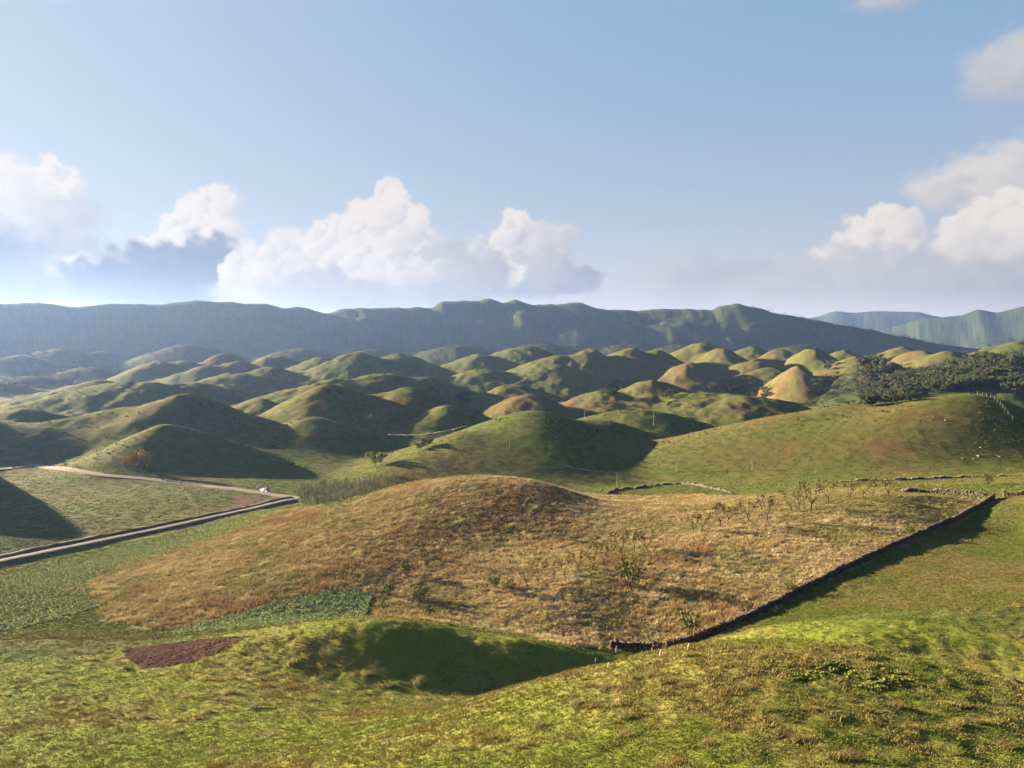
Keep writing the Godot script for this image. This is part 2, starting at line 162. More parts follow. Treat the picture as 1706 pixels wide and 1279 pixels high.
const WOOD_TREES := [[412.6, 894.2, 10.85], [396.5, 811.6, 7.41], [441.3, 920.6, 8.13], [432.9, 895.8, 9.65], [607.3, 1008.9, 10.77], [432.2, 762.7, 6.61], [446.6, 734.5, 8.79], [444.9, 744.8, 7.28], [435.9, 786.9, 6.75], [382.9, 760.4, 6.11], [381.5, 832.5, 7.61], [426.8, 786.4, 7.42], [391.4, 764.1, 7.13], [510.3, 1093.3, 9.73], [431.6, 740.2, 6.62], [623.7, 1013.0, 9.3], [422.2, 923.5, 10.63], [175.4, 375.0, 3.68], [423.2, 921.9, 10.14], [595.3, 1252.8, 12.69], [411.9, 874.0, 10.01], [445.6, 902.6, 7.95], [373.4, 760.8, 6.46], [356.3, 775.3, 8.13], [371.6, 762.7, 9.19], [462.7, 758.2, 8.27], [433.1, 735.2, 8.57], [410.6, 757.6, 8.37], [185.4, 372.8, 4.59], [174.9, 377.1, 4.65], [485.7, 802.4, 9.93], [385.6, 804.6, 8.45], [619.6, 1017.2, 12.15], [369.5, 785.0, 9.03], [445.0, 738.5, 8.83], [385.5, 794.3, 7.45], [417.1, 784.2, 6.23], [390.4, 760.3, 7.82], [599.7, 1011.6, 10.5], [390.3, 755.4, 7.02], [401.5, 818.5, 10.12], [430.9, 924.9, 9.93], [447.8, 741.6, 7.32], [360.8, 780.6, 6.83], [381.0, 757.3, 7.43], [485.6, 826.0, 9.85], [438.8, 914.1, 9.27], [404.9, 795.7, 9.6], [402.5, 798.3, 8.07], [436.8, 760.6, 6.22], [376.0, 762.4, 7.24], [416.5, 744.8, 7.96], [379.2, 752.7, 8.67], [435.9, 783.5, 6.65], [452.9, 776.1, 8.49], [438.3, 927.7, 7.89], [483.6, 819.9, 9.89], [405.3, 787.4, 7.46], [385.1, 799.9, 7.49], [389.0, 814.5, 8.27], [381.2, 810.2, 8.91], [429.8, 741.4, 8.7], [406.4, 780.5, 9.39], [459.5, 803.5, 7.16], [398.1, 785.3, 9.82], [456.0, 752.6, 7.31], [465.2, 786.5, 7.67], [408.6, 750.9, 8.04], [174.4, 377.1, 4.7], [446.0, 731.1, 6.79], [422.1, 906.8, 8.04], [486.8, 833.1, 7.45], [374.2, 781.6, 8.61], [400.2, 807.4, 6.92], [173.2, 375.4, 3.45], [426.5, 738.7, 9.09], [410.1, 748.9, 8.41], [425.6, 779.5, 6.66], [446.1, 747.7, 6.09], [368.4, 767.9, 6.93], [398.9, 769.7, 9.14], [416.0, 820.9, 8.05], [358.5, 787.1, 6.23], [484.1, 785.9, 6.73], [395.9, 807.4, 8.13], [478.7, 833.7, 9.76], [195.4, 378.3, 4.44], [395.0, 785.0, 9.45], [188.5, 374.0, 4.02], [383.9, 753.6, 9.05], [417.8, 739.9, 7.89], [435.5, 758.8, 7.88], [438.1, 734.0, 7.89], [369.1, 813.9, 6.5], [189.5, 369.3, 4.19], [463.2, 783.3, 7.56], [391.4, 779.4, 8.99], [441.1, 770.8, 6.66], [468.9, 767.0, 8.72], [404.3, 776.1, 9.14], [398.2, 786.9, 7.1], [444.6, 897.5, 10.88], [374.3, 790.7, 6.51], [483.9, 779.7, 6.44], [183.0, 375.4, 4.12], [449.0, 742.6, 6.21], [410.8, 807.0, 10.07], [432.3, 903.5, 10.65], [176.7, 375.4, 3.46], [412.9, 752.4, 9.09], [364.0, 784.9, 6.8], [482.5, 828.4, 7.28], [443.2, 798.3, 9.96], [434.5, 906.4, 11.16], [494.2, 798.4, 9.63], [423.5, 739.4, 8.71], [426.5, 912.2, 7.73], [416.2, 780.5, 8.09], [392.1, 763.8, 8.98], [431.7, 906.7, 8.11], [447.4, 801.5, 7.64], [430.7, 892.1, 11.09], [373.7, 772.5, 8.7], [453.3, 739.5, 5.93], [389.9, 774.2, 7.49], [422.7, 891.7, 8.92], [412.7, 806.5, 6.83], [365.6, 802.5, 9.04], [400.3, 798.4, 9.6], [420.8, 755.4, 8.04], [393.7, 747.8, 6.34], [421.1, 921.7, 8.45], [396.0, 776.1, 8.06], [441.1, 891.9, 9.23], [476.9, 795.9, 7.99], [364.4, 773.0, 8.21], [486.2, 783.3, 8.74], [177.1, 381.1, 4.39], [424.9, 765.5, 6.94], [408.3, 887.8, 10.56], [403.0, 828.8, 7.59], [465.9, 771.7, 7.55], [411.8, 890.7, 7.31], [379.0, 758.2, 9.33], [477.6, 807.5, 9.8], [402.8, 804.5, 7.9], [380.8, 816.8, 8.95], [429.6, 767.9, 7.99], [372.1, 794.3, 7.43], [483.5, 785.9, 8.98], [431.6, 792.5, 7.33], [390.8, 761.9, 7.84], [407.8, 763.5, 7.93], [421.1, 764.2, 6.68], [449.4, 894.4, 8.26], [398.7, 775.2, 7.21], [383.1, 754.7, 6.53], [426.9, 757.1, 6.72], [398.7, 756.4, 6.95], [369.0, 791.9, 6.55], [432.8, 748.6, 9.29], [451.6, 886.7, 9.78], [433.6, 745.1, 7.54], [456.9, 745.9, 8.4], [417.4, 884.6, 9.99], [394.4, 780.2, 9.36], [360.5, 769.3, 9.2], [441.6, 770.2, 8.62], [443.7, 736.1, 7.91], [467.6, 766.4, 7.2], [471.2, 726.7, 6.5], [467.0, 747.1, 8.92], [474.0, 747.9, 7.32], [502.5, 763.0, 9.07], [482.9, 737.3, 8.34], [492.2, 781.9, 7.44], [459.2, 729.3, 7.64], [471.2, 718.2, 8.89], [477.5, 719.2, 6.8], [464.7, 723.5, 8.33], [476.7, 719.5, 7.89], [462.6, 735.5, 6.4], [494.9, 763.2, 6.04], [473.9, 712.0, 6.59], [498.8, 761.8, 8.88], [480.9, 729.8, 6.65], [495.4, 801.8, 7.94], [475.2, 727.5, 6.46], [507.7, 773.9, 8.29], [502.1, 805.0, 7.03], [495.3, 754.8, 5.96], [480.8, 751.0, 7.9], [468.4, 725.4, 8.79], [464.4, 733.3, 6.15], [494.8, 788.0, 9.36], [461.5, 728.6, 8.7], [488.4, 769.2, 6.92], [479.1, 747.8, 6.1], [478.9, 725.8, 8.65], [475.6, 721.0, 8.43], [483.0, 740.9, 8.65], [505.1, 762.7, 6.49], [467.8, 749.3, 8.9], [461.7, 717.6, 6.85], [488.5, 758.1, 8.21], [501.5, 797.6, 7.73], [461.9, 715.7, 6.56], [475.1, 715.4, 6.13], [466.5, 710.4, 8.77], [484.3, 743.7, 7.72]]
const GULLY_TREES := [[82.9, 679.7, 4.34], [83.3, 706.0, 3.52], [137.4, 1027.1, 7.48], [148.9, 1047.9, 7.58], [139.9, 1032.0, 7.79], [142.6, 1047.1, 6.53], [146.5, 1046.5, 8.11], [105.8, 744.7, 3.57], [84.4, 688.5, 4.24], [140.3, 1049.5, 5.49], [89.8, 701.7, 5.1], [132.3, 1010.8, 7.64], [93.5, 703.9, 5.43], [84.2, 713.0, 4.57], [137.2, 665.7, 3.46], [141.9, 693.7, 4.09], [136.8, 686.1, 4.57], [140.9, 694.7, 4.28], [141.6, 683.7, 3.79], [134.9, 662.4, 3.19], [145.3, 701.3, 5.25], [-49.7, 746.2, 4.11], [-50.4, 739.2, 4.14], [-42.4, 734.9, 4.22], [-47.0, 736.2, 3.57], [-43.6, 737.1, 3.53], [-44.3, 754.2, 4.86], [290.3, 1005.5, 7.81], [261.2, 1002.0, 7.23], [314.8, 958.7, 7.27], [316.2, 1013.0, 7.09], [288.0, 1021.8, 6.04], [297.0, 1021.5, 5.12], [313.4, 1024.9, 7.57], [260.1, 1002.7, 7.15], [302.5, 1006.6, 7.5], [304.7, 1016.4, 5.89], [293.4, 1004.1, 6.76], [314.5, 937.2, 5.27], [207.9, 658.9, 4.97], [287.5, 1003.0, 7.08], [285.7, 1016.1, 6.75], [289.5, 1025.0, 6.77], [298.5, 998.6, 5.94], [215.1, 654.7, 4.89], [273.8, 1024.1, 6.39], [265.9, 1011.6, 6.67], [262.7, 1002.8, 5.86], [301.1, 1005.8, 5.23], [286.3, 1013.8, 5.9], [304.0, 999.0, 6.15], [304.9, 1028.1, 6.94], [313.7, 946.8, 6.14], [362.3, 912.9, 8.57], [350.8, 901.3, 7.05], [466.4, 1123.8, 8.79], [455.8, 1110.4, 8.69], [169.2, 387.5, 2.12], [344.1, 810.0, 3.8], [349.8, 787.1, 3.7], [-42.1, 380.1, 4.16], [-45.5, 378.3, 3.55], [331.1, 841.3, 5.27], [326.0, 845.1, 3.97], [-110.2, 382.3, 1.79]]
const CLOUDS := [
	[-32.82, 6.12, 4.48, 3.13, 0.35, 0.50],
	[-31.57, 5.27, 3.58, 2.01, 0.40, 0.50],
	[-32.41, 9.05, 3.36, 2.01, 0.90, 0.40],
	[-30.96, 9.55, 2.01, 1.43, 1.00, 0.30],
	[-33.17, 9.69, 2.01, 1.34, 0.95, 0.40],
	[-29.86, 7.81, 2.24, 1.57, 0.60, 0.50],
	[-30.47, 4.20, 2.78, 1.34, 0.85, 0.40],
	[-33.19, 4.08, 2.69, 2.24, 0.12, 0.50],
	[-21.44, 7.89, 2.33, 1.97, 1.00, 0.20],
	[-20.76, 9.41, 1.25, 1.25, 1.00, 0.20],
	[-23.17, 7.01, 1.52, 1.52, 0.97, 0.25],
	[-22.05, 6.34, 2.24, 1.34, 0.85, 0.30],
	[-19.60, 8.88, 0.90, 0.63, 0.70, 0.50],
	[-18.96, 9.56, 0.54, 0.31, 0.70, 0.60],
	[-25.79, 4.98, 2.24, 1.16, 0.65, 0.40],
	[-24.11, 6.32, 1.34, 0.90, 0.90, 0.30],
	[-23.60, 4.34, 4.70, 2.15, 0.05, 0.30],
	[-21.50, 5.23, 2.15, 1.88, 0.08, 0.25],
	[-27.24, 3.82, 3.36, 1.34, 0.08, 0.35],
	[-28.96, 4.26, 1.34, 0.81, 0.10, 0.40],
	[-25.48, 3.01, 5.82, 1.12, 0.15, 0.50],
	[-18.17, 4.63, 2.33, 2.06, 0.85, 0.30],
	[-15.52, 5.33, 2.78, 2.15, 0.85, 0.25],
	[-17.39, 3.39, 3.58, 1.34, 0.75, 0.40],
	[-12.79, 6.58, 2.15, 1.79, 1.00, 0.20],
	[-10.99, 7.64, 2.15, 1.88, 1.00, 0.18],
	[-9.52, 8.86, 1.88, 1.88, 1.00, 0.15],
	[-8.90, 10.35, 1.21, 1.34, 1.00, 0.15],
	[-8.41, 7.40, 2.46, 2.24, 0.90, 0.25],
	[-6.76, 6.14, 2.33, 1.88, 0.80, 0.30],
	[-12.13, 8.16, 1.16, 0.98, 1.00, 0.20],
	[-13.62, 7.28, 0.98, 0.90, 1.00, 0.20],
	[-12.40, 3.68, 5.82, 1.61, 0.50, 0.40],
	[-5.01, 5.51, 2.24, 1.70, 0.50, 0.30],
	[-5.90, 3.97, 4.92, 1.70, 0.50, 0.40],
	[-7.21, 4.83, 2.69, 0.98, 0.80, 0.30],
	[-4.79, 5.07, 1.34, 0.90, 0.75, 0.30],
	[-10.24, 5.44, 1.79, 1.34, 0.90, 0.30],
	[0.22, 7.79, 1.34, 1.34, 1.00, 0.18],
	[-0.49, 6.18, 1.61, 1.61, 0.95, 0.22],
	[1.86, 6.74, 2.15, 1.79, 0.70, 0.30],
	[3.85, 7.77, 1.07, 0.72, 0.75, 0.40],
	[2.97, 7.47, 1.34, 0.90, 0.70, 0.40],
	[-2.35, 6.61, 0.98, 0.90, 0.70, 0.30],
	[1.20, 4.65, 4.25, 1.61, 0.42, 0.30],
	[4.53, 4.29, 2.33, 0.98, 0.32, 0.30],
	[2.31, 5.09, 2.24, 1.34, 0.50, 0.30],
	[0.09, 4.87, 1.16, 1.07, 0.90, 0.30],
	[-2.36, 4.87, 2.69, 1.79, 0.48, 0.30],
	[12.14, 4.33, 2.69, 1.52, 0.50, 0.90],
	[15.48, 4.82, 3.13, 0.98, 0.40, 0.90],
	[19.14, 3.98, 4.03, 1.12, 0.50, 0.90],
	[30.92, 9.74, 3.80, 1.52, 0.72, 0.40],
	[32.81, 10.15, 2.69, 1.88, 0.75, 0.40],
	[29.11, 9.55, 1.70, 1.07, 0.70, 0.40],
	[25.52, 6.88, 2.24, 1.79, 0.97, 0.20],
	[26.15, 7.62, 1.25, 1.07, 1.00, 0.20],
	[24.45, 6.31, 1.52, 1.16, 0.95, 0.25],
	[27.28, 7.54, 0.81, 1.07, 0.80, 0.40],
	[22.14, 5.61, 0.98, 0.72, 0.90, 0.35],
	[23.73, 5.46, 1.79, 0.90, 0.70, 0.50],
	[28.40, 4.48, 7.61, 1.88, 0.50, 0.60],
	[32.99, 4.64, 4.92, 2.46, 0.45, 0.50],
	[31.98, 6.73, 2.78, 1.79, 0.95, 0.25],
	[31.14, 7.78, 1.16, 0.98, 1.00, 0.25],
	[32.90, 7.38, 2.06, 1.61, 1.00, 0.25],
	[30.38, 6.09, 1.79, 1.12, 0.85, 0.40],
	[32.76, 16.21, 2.78, 1.79, 0.60, 0.50],
	[34.11, 16.52, 2.69, 1.79, 0.60, 0.50],
	[25.49, 21.30, 2.24, 0.72, 0.55, 0.70],
]

var grid := PackedFloat32Array()   # surveyed near ground on an 8 m lattice
const GX0 := -520.0
const GD0 := -120.0
const GS := 8.0
const GNX := 131
const GND := 121
const BUCKET := 60.0
const BX0 := -2600.0
const BD0 := -400.0
const BNX := 90
const BND := 60
var buckets: Array[PackedInt32Array] = []
var hl: Array[PackedFloat32Array] = []
var n_hill := FastNoiseLite.new()
var n_mid := FastNoiseLite.new()
var n_fine := FastNoiseLite.new()
var n_patch := FastNoiseLite.new()
var n_spur := FastNoiseLite.new()
var clock := 0

func tick(what):
	print(what, " ", Time.get_ticks_msec() - clock, " ms"); clock = Time.get_ticks_msec()

func noise(n: FastNoiseLite, freq: float, oct: int, s: int, type := FastNoiseLite.TYPE_SIMPLEX_SMOOTH):
	n.seed = s; n.frequency = freq; n.noise_type = type
	n.fractal_type = FastNoiseLite.FRACTAL_FBM if oct > 1 else FastNoiseLite.FRACTAL_NONE
	n.fractal_octaves = oct

# ------------------------------------------------------------------ ground shape
func solve_survey():
	var n := SURVEY.size()
	var m := n + 3
	var a: Array[PackedFloat64Array] = []
	for i in m:
		var row := PackedFloat64Array(); row.resize(m + 1)
		if i < n:
			for j in n:
				var dx: float = SURVEY[i][0] - SURVEY[j][0]
				var dd: float = SURVEY[i][1] - SURVEY[j][1]
				var r2 := dx * dx + dd * dd
				row[j] = 0.5 * r2 * log(maxf(r2, 1e-9)) if i != j else 2.0
			row[n] = 1.0; row[n + 1] = SURVEY[i][0]; row[n + 2] = SURVEY[i][1]; row[m] = SURVEY[i][2]
		else:
			for j in n:
				row[j] = 1.0 if i == n else SURVEY[j][i - n - 1]
		a.append(row)
	for c in m:                                   # Gauss-Jordan with row exchange
		var best := c
		for r in range(c + 1, m):
			if absf(a[r][c]) > absf(a[best][c]): best = r
		var swap := a[c]; a[c] = a[best]; a[best] = swap
		var pr := a[c]
		for r in range(c + 1, m):
			var f := a[r][c] / pr[c]
			if f != 0.0:
				var rr := a[r]
				for k in range(c, m + 1): rr[k] -= f * pr[k]
				a[r] = rr
	var w := PackedFloat64Array(); w.resize(m)
	for c in range(m - 1, -1, -1):
		var s := a[c][m]
		for k in range(c + 1, m): s -= a[c][k] * w[k]
		w[c] = s / a[c][c]
	var sx := PackedFloat64Array(); var sd := PackedFloat64Array()
	for p in SURVEY: sx.append(p[0]); sd.append(p[1])
	grid.resize(GNX * GND)
	for j in GND:
		for i in GNX:
			var x := GX0 + GS * i
			var d := GD0 + GS * j
			var s := w[n] + w[n + 1] * x + w[n + 2] * d
			for k in n:
				var r2 := (x - sx[k]) * (x - sx[k]) + (d - sd[k]) * (d - sd[k])
				if r2 > 1e-6: s += w[k] * 0.5 * r2 * log(r2)
			grid[j * GNX + i] = s

func sort_hills():
	buckets.resize(BNX * BND)
	for i in buckets.size(): buckets[i] = PackedInt32Array()
	for h in HILLS.size():
		var t = HILLS[h]
		hl.append(PackedFloat32Array(t))
		var k: float = clampf(t[7] * 1.6, 2.5, 9.0)
		var drop: float = t[2] + 24.0 + k + t[7]
		var i0 := int(floor((t[0] - drop / t[3] - BX0) / BUCKET)); var i1 := int(floor((t[0] + drop / t[4] - BX0) / BUCKET))
		var j0 := int(floor((t[1] - drop / t[5] - BD0) / BUCKET)); var j1 := int(floor((t[1] + drop / t[6] - BD0) / BUCKET))
		for j in range(maxi(j0, 0), mini(j1, BND - 1) + 1):
			for i in range(maxi(i0, 0), mini(i1, BNX - 1) + 1):
				buckets[j * BNX + i].append(h)

func base(x: float, d: float) -> float:
	var e := maxf(maxf((absf(x) - 330.0) / 120.0, (d - 560.0) / 180.0), (-60.0 - d) / 60.0)
	if e >= 1.0: return -14.0
	var fx := clampf((x - GX0) / GS, 1.0, GNX - 3.0)
	var fd := clampf((d - GD0) / GS, 1.0, GND - 3.0)
	var i := int(fx); var j := int(fd)
	var a := fx - i; var b := fd - j
	var o := (j - 1) * GNX + i
	var r0 := cubic_interpolate(grid[o], grid[o + 1], grid[o - 1], grid[o + 2], a); o += GNX
	var r1 := cubic_interpolate(grid[o], grid[o + 1], grid[o - 1], grid[o + 2], a); o += GNX
	var r2 := cubic_interpolate(grid[o], grid[o + 1], grid[o - 1], grid[o + 2], a); o += GNX
	var r3 := cubic_interpolate(grid[o], grid[o + 1], grid[o - 1], grid[o + 2], a)
	var s := cubic_interpolate(r1, r2, r0, r3, b)
	if e <= 0.0: return s
	e = e * e * (3.0 - 2.0 * e)
	return lerpf(s, -14.0, e)

func smax(a: float, b: float, k: float) -> float:
	var h := clampf(0.5 + 0.5 * (a - b) / k, 0.0, 1.0)
	return b + (a - b) * h + k * h * (1.0 - h)

func profile(t: Array, az: float) -> float:
	if az <= t[0][0]: return t[0][1]
	for i in range(1, t.size()):
		if az < t[i][0]:
			return lerpf(t[i - 1][1], t[i][1], smoothstep(0.0, 1.0, (az - t[i - 1][0]) / (t[i][0] - t[i - 1][0])) * 0.5 + 0.5 * (az - t[i - 1][0]) / (t[i][0] - t[i - 1][0]))
	return t[-1][1]

func ridge(b: float, x: float, d: float, r: float, t: Array, D: float, slope: float, rough: float) -> float:
	var off := r - D
	if absf(off) > 1500.0 * maxf(1.0, D / 6000.0): return b
	var sp := n_spur.get_noise_2d(x * 3000.0 / D, d * 3000.0 / D)
	var az := atan2(x, d) + off * 0.15 / D
	var low := clampf(absf(off) / (D * 0.09), 0.0, 1.0)   # down the face the crest's notches die out
	var crest := profile(t, az)
	if low > 0.0: crest = lerpf(crest, (profile(t, az - 0.05) + profile(t, az + 0.05) + profile(t, az)) / 3.0, low)
	var top := EYE + crest * D + n_mid.get_noise_2d(az * (1000.0 if D < 3500.0 else 250.0), D) * D * (0.0012 if D < 3500.0 else 0.0004) * (1.0 - low)
	var away := absf(off) * slope
	var h := top - away * (1.0 + (0.35 if D < 3500.0 else 0.05) * n_spur.get_noise_2d(x * 1500.0 / D + 900.0, d * 1500.0 / D)) + sp * rough * minf(absf(off) / 150.0, 1.0)
	return smax(h, b, 20.0) if h > b - 20.0 else b

var last_dry := 0.0
var last_wood := 0.0
var last_hill := 0.0   # how far up a hill the point lies

func ground(x: float, d: float, relief := true) -> float:
	var b := base(x, d)
	var dry := 0.3; var wood := 0.0; var up := 0.0
	var bi := int(floor((x - BX0) / BUCKET)); var bj := int(floor((d - BD0) / BUCKET))
	if bi >= 0 and bj >= 0 and bi < BNX and bj < BND:
		for k in buckets[bj * BNX + bi]:
			var t := hl[k]
			var q := x - t[0]; var w := d - t[1]
			q *= t[3] if q < 0.0 else t[4]
			w *= t[5] if w < 0.0 else t[6]
			var ro := t[7]
			var h := t[2] - sqrt(q * q + w * w + ro * ro) + ro
			var kk := clampf(ro * 1.6, 2.5, 9.0)
			if h > b - kk:
				var s := clampf(0.5 + 0.5 * (h - b) / kk, 0.0, 1.0)
				b = b + (h - b) * s + kk * s * (1.0 - s)
				dry = lerpf(dry, t[8], s); wood = lerpf(wood, t[9], s); up = lerpf(up, 1.0, s)
	var r := sqrt(x * x + d * d)
	if r > 1300.0:
		var b0 := b
		b = ridge(b, x, d, r, RIDGE, 3000.0, 0.5, 42.0)
		if r > 3500.0:
			b = ridge(b, x, d, r, FAR_A, 6200.0, 0.4, 30.0)
			b = ridge(b, x, d, r, FAR_B, 7800.0, 0.4, 30.0)
		if b > b0 + 1.0: wood = 1.4 if r > 3500.0 else 1.0
	if r > 400.0: b += n_patch.get_noise_2d(x + 2000.0, d) * 2.2 * clampf((r - 400.0) / 150.0, 0.0, 1.0)
	last_dry = dry; last_wood = wood; last_hill = up
	if relief:
		var near := clampf((r - 20.0) / 20.0, 0.0, 1.0)
		b += n_mid.get_noise_2d(x, d) * (0.22 + 1.3 * up * clampf((r - 420.0) / 300.0, 0.0, 1.0)) * near
		if r < 2000.0: b += n_hill.get_noise_2d(x, d) * 0.45 * up * clampf((r - 400.0) / 200.0, 0.0, 1.0)
		if r < 230.0: b += n_fine.get_noise_2d(x, d) * 0.16 * near * clampf((230.0 - r) / 90.0, 0.0, 1.0)
	return b

func at(x: float, d: float, lift := 0.0) -> Vector3:
	return Vector3(x, ground(x, d) + lift, -d)

# ------------------------------------------------------------------ sky
func sky_color(az: float, el: float) -> Color:   # degrees; linear colour as it shows in the picture
	var e := deg_to_rad(el); var a := deg_to_rad(az + SUN_AZ); var s := deg_to_rad(SUN_EL)
	var ang := rad_to_deg(acos(clampf(sin(e) * sin(s) + cos(e) * cos(s) * cos(a), -1.0, 1.0)))
	var top := Color8(100, 152, 206).srgb_to_linear().lerp(Color8(160, 202, 235).srgb_to_linear(), exp(-el / 30.0))
	var low := Color8(236, 222, 212).srgb_to_linear()
	var c := top.lerp(low, exp(-pow(maxf(el, 0.0) / 9.0, 1.15)) * 0.95)
	var glow := Color8(232, 242, 250).srgb_to_linear()
	return c.lerp(glow, 0.85 * exp(-pow(ang / 48.0, 1.7)))

func make_sky() -> Image:
	var small := Image.create_empty(720, 360, false, Image.FORMAT_RGBF)
	for y in 360:
		var el := 89.75 - y * 0.5
		for x in 720:
			small.set_pixel(x, y, sky_color((x + 0.5) * 0.5 - 180.0, maxf(el, -3.0)))
	small.resize(4096, 2048, Image.INTERPOLATE_CUBIC)
	var px := 4096.0 / 360.0
	var n1 := FastNoiseLite.new(); noise(n1, 0.55, 5, 11)
	var n2 := FastNoiseLite.new(); noise(n2, 0.16, 4, 23)
	# the clouds that the view shows, then more of the same kind all round the horizon
	var lobes: Array = CLOUDS.duplicate()
	var rng := RandomNumberGenerator.new(); rng.seed = 5
	var az0 := 46.0
	while az0 < 314.0:
		var size := rng.randf_range(1.2, 3.4)
		var e0 := rng.randf_range(3.0, 9.0)
		for k in 5:
			lobes.append([az0 + rng.randf_range(-2.5, 2.5) * size, e0 + rng.randf_range(-0.5, 1.2) * size * 0.6, size * rng.randf_range(0.5, 1.1), size * rng.randf_range(0.4, 0.8), 0.9, 0.3])
		lobes.append([az0 + 0.5, e0 - size * 0.4, size * 2.4, size * 0.6, 0.35, 0.4])
		az0 += size * rng.randf_range(2.5, 4.0)
	# smaller billows on the outline of each
	var all := []
	for l in lobes:
		all.append(l)
		if l[5] < 0.32 and l[4] > 0.6:
			for k in 7:
				var a := rng.randf_range(-0.5, PI + 0.6)
				var q := rng.randf_range(0.22, 0.42)
				all.append([l[0] + cos(a) * l[2] * 0.78, l[1] + sin(a) * l[3] * 0.78, l[2] * q, l[3] * q * 1.1, l[4], 0.18])
	for l in all:
		var x0 := int((l[0] - l[2] * 1.9 + 180.0) * px); var x1 := int((l[0] + l[2] * 1.9 + 180.0) * px)
		var y0 := int((90.0 - l[1] - l[3] * 1.9) * px); var y1 := mini(int((90.0 - l[1] + l[3] * 1.9) * px), 1024)
		var big: float = maxf(l[2], l[3])
		for y in range(y0, y1):
			var el := 90.0 - (y + 0.5) / px
			for xx in range(x0, x1):
				var az := (xx + 0.5) / px - 180.0
				var x := posmod(xx, 4096)
				var w1 := n1.get_noise_2d(az, el * 1.2); var w2 := n1.get_noise_2d(az + 71.0, el * 1.2 + 37.0); var w3 := n2.get_noise_2d(az, el)
				var p: float = (az - l[0] + w3 * 0.9 * minf(big, 1.6) * 0.6 + w1 * 0.55) / l[2]
				var q: float = (el - l[1] + w2 * 0.55) / l[3]
				var rr := sqrt(p * p + q * q)
				var soft: float = l[5]
				var alpha := smoothstep(1.0 + soft * 0.75, 1.0 - soft * 0.75, rr + w2 * 0.18)
				if alpha <= 0.004: continue
				var nz := sqrt(maxf(0.0, 1.0 - minf(rr, 1.0) * minf(rr, 1.0)))
				var lit := clampf(0.55 - 0.42 * p + 0.34 * q + 0.12 * nz + w1 * 0.35, 0.0, 1.0)
				var tone: float = clampf(l[4] * (0.72 + 0.42 * lit) + 0.05 * w2, 0.0, 1.0)
				var hi := Color(1.0, 0.91, 0.83); var lo := Color(0.17, 0.24, 0.36); var mid := Color(0.58, 0.585, 0.62)
				var c := lo.lerp(mid, minf(tone * 2.0, 1.0)) if tone < 0.5 else mid.lerp(hi, tone * 2.0 - 1.0)
				var under := small.get_pixel(x, y)
				# far cloud stands behind a length of bright air
				c = c.lerp(sky_color(az, el), 0.08 + 0.14 * exp(-el / 2.5))
				var keep: float = alpha * (0.55 if soft > 0.8 else 0.94 if soft < 0.45 else 0.8)
				small.set_pixel(x, y, under.lerp(c, keep))
	return small

# ------------------------------------------------------------------ colours of the land (linear base colours)
func inside(p: Array, x: float, d: float) -> bool:
	var hit := false
	var j := p.size() - 1
	for i in p.size():
		var a: Vector2 = p[i]; var b: Vector2 = p[j]
		if (a.y > d) != (b.y > d) and x < (b.x - a.x) * (d - a.y) / (b.y - a.y) + a.x: hit = not hit
		j = i
	return hit

func land(x: float, d: float) -> Color:   # uses last_* of ground()
	var r := sqrt(x * x + d * d)
	var p1 := n_patch.get_noise_2d(x, d) ; var p2 := n_patch.get_noise_2d(x * 5.0 + 300.0, d * 5.0); var p3 := n_patch.get_noise_2d(x * 0.22 - 700.0, d * 0.22)
	var green := Color(0.05, 0.067, 0.018); var straw := Color(0.074, 0.063, 0.026); var rust := Color(0.08, 0.05, 0.024)  # darker than the tufts: self-shade that smooth slopes lack is put into the colour
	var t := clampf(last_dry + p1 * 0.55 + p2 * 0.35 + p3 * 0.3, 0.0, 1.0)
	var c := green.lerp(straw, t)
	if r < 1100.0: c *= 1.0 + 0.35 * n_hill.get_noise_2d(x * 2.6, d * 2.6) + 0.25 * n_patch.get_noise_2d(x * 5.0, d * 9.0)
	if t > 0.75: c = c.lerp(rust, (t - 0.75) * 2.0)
	if d < 330.0 and x > -300.0:
		var wob := p2 * 2.5
		if r < 125.0 and d > 0.0: # the near pasture
			c = Color(0.095, 0.115, 0.02).lerp(Color(0.135, 0.11, 0.042), clampf(0.25 + p1 * 0.7 + p2 * 0.5, 0.0, 1.0))
		if inside(BROWN_HILL, x + wob, d + wob): c = Color(0.15, 0.112, 0.056).lerp(Color(0.105, 0.085, 0.038), clampf(0.5 + p2, 0.0, 1.0))
		elif inside(CABBAGE_FIELD, x, d): c = Color(0.07, 0.085, 0.038)
		elif inside(LEFT_FIELD, x + wob * 0.3, d + wob * 0.3): c = Color(0.075, 0.1, 0.032).lerp(Color(0.1, 0.095, 0.036), clampf(0.4 + p1, 0.0, 1.0))
		elif inside(RED_PLOT, x + wob * 0.2, d + wob * 0.2): c = Color(0.03, 0.0145, 0.0105).lerp(Color(0.042, 0.021, 0.0145), clampf(0.5 + p2 * 1.5, 0.0, 1.0))
		elif inside(ROAD_PLOT, x, d): c = Color(0.08, 0.055, 0.04)
	c = c.lerp(Color(0.024, 0.032, 0.016), last_wood * clampf(0.75 + p2 * 0.6, 0.0, 1.0))
	return c

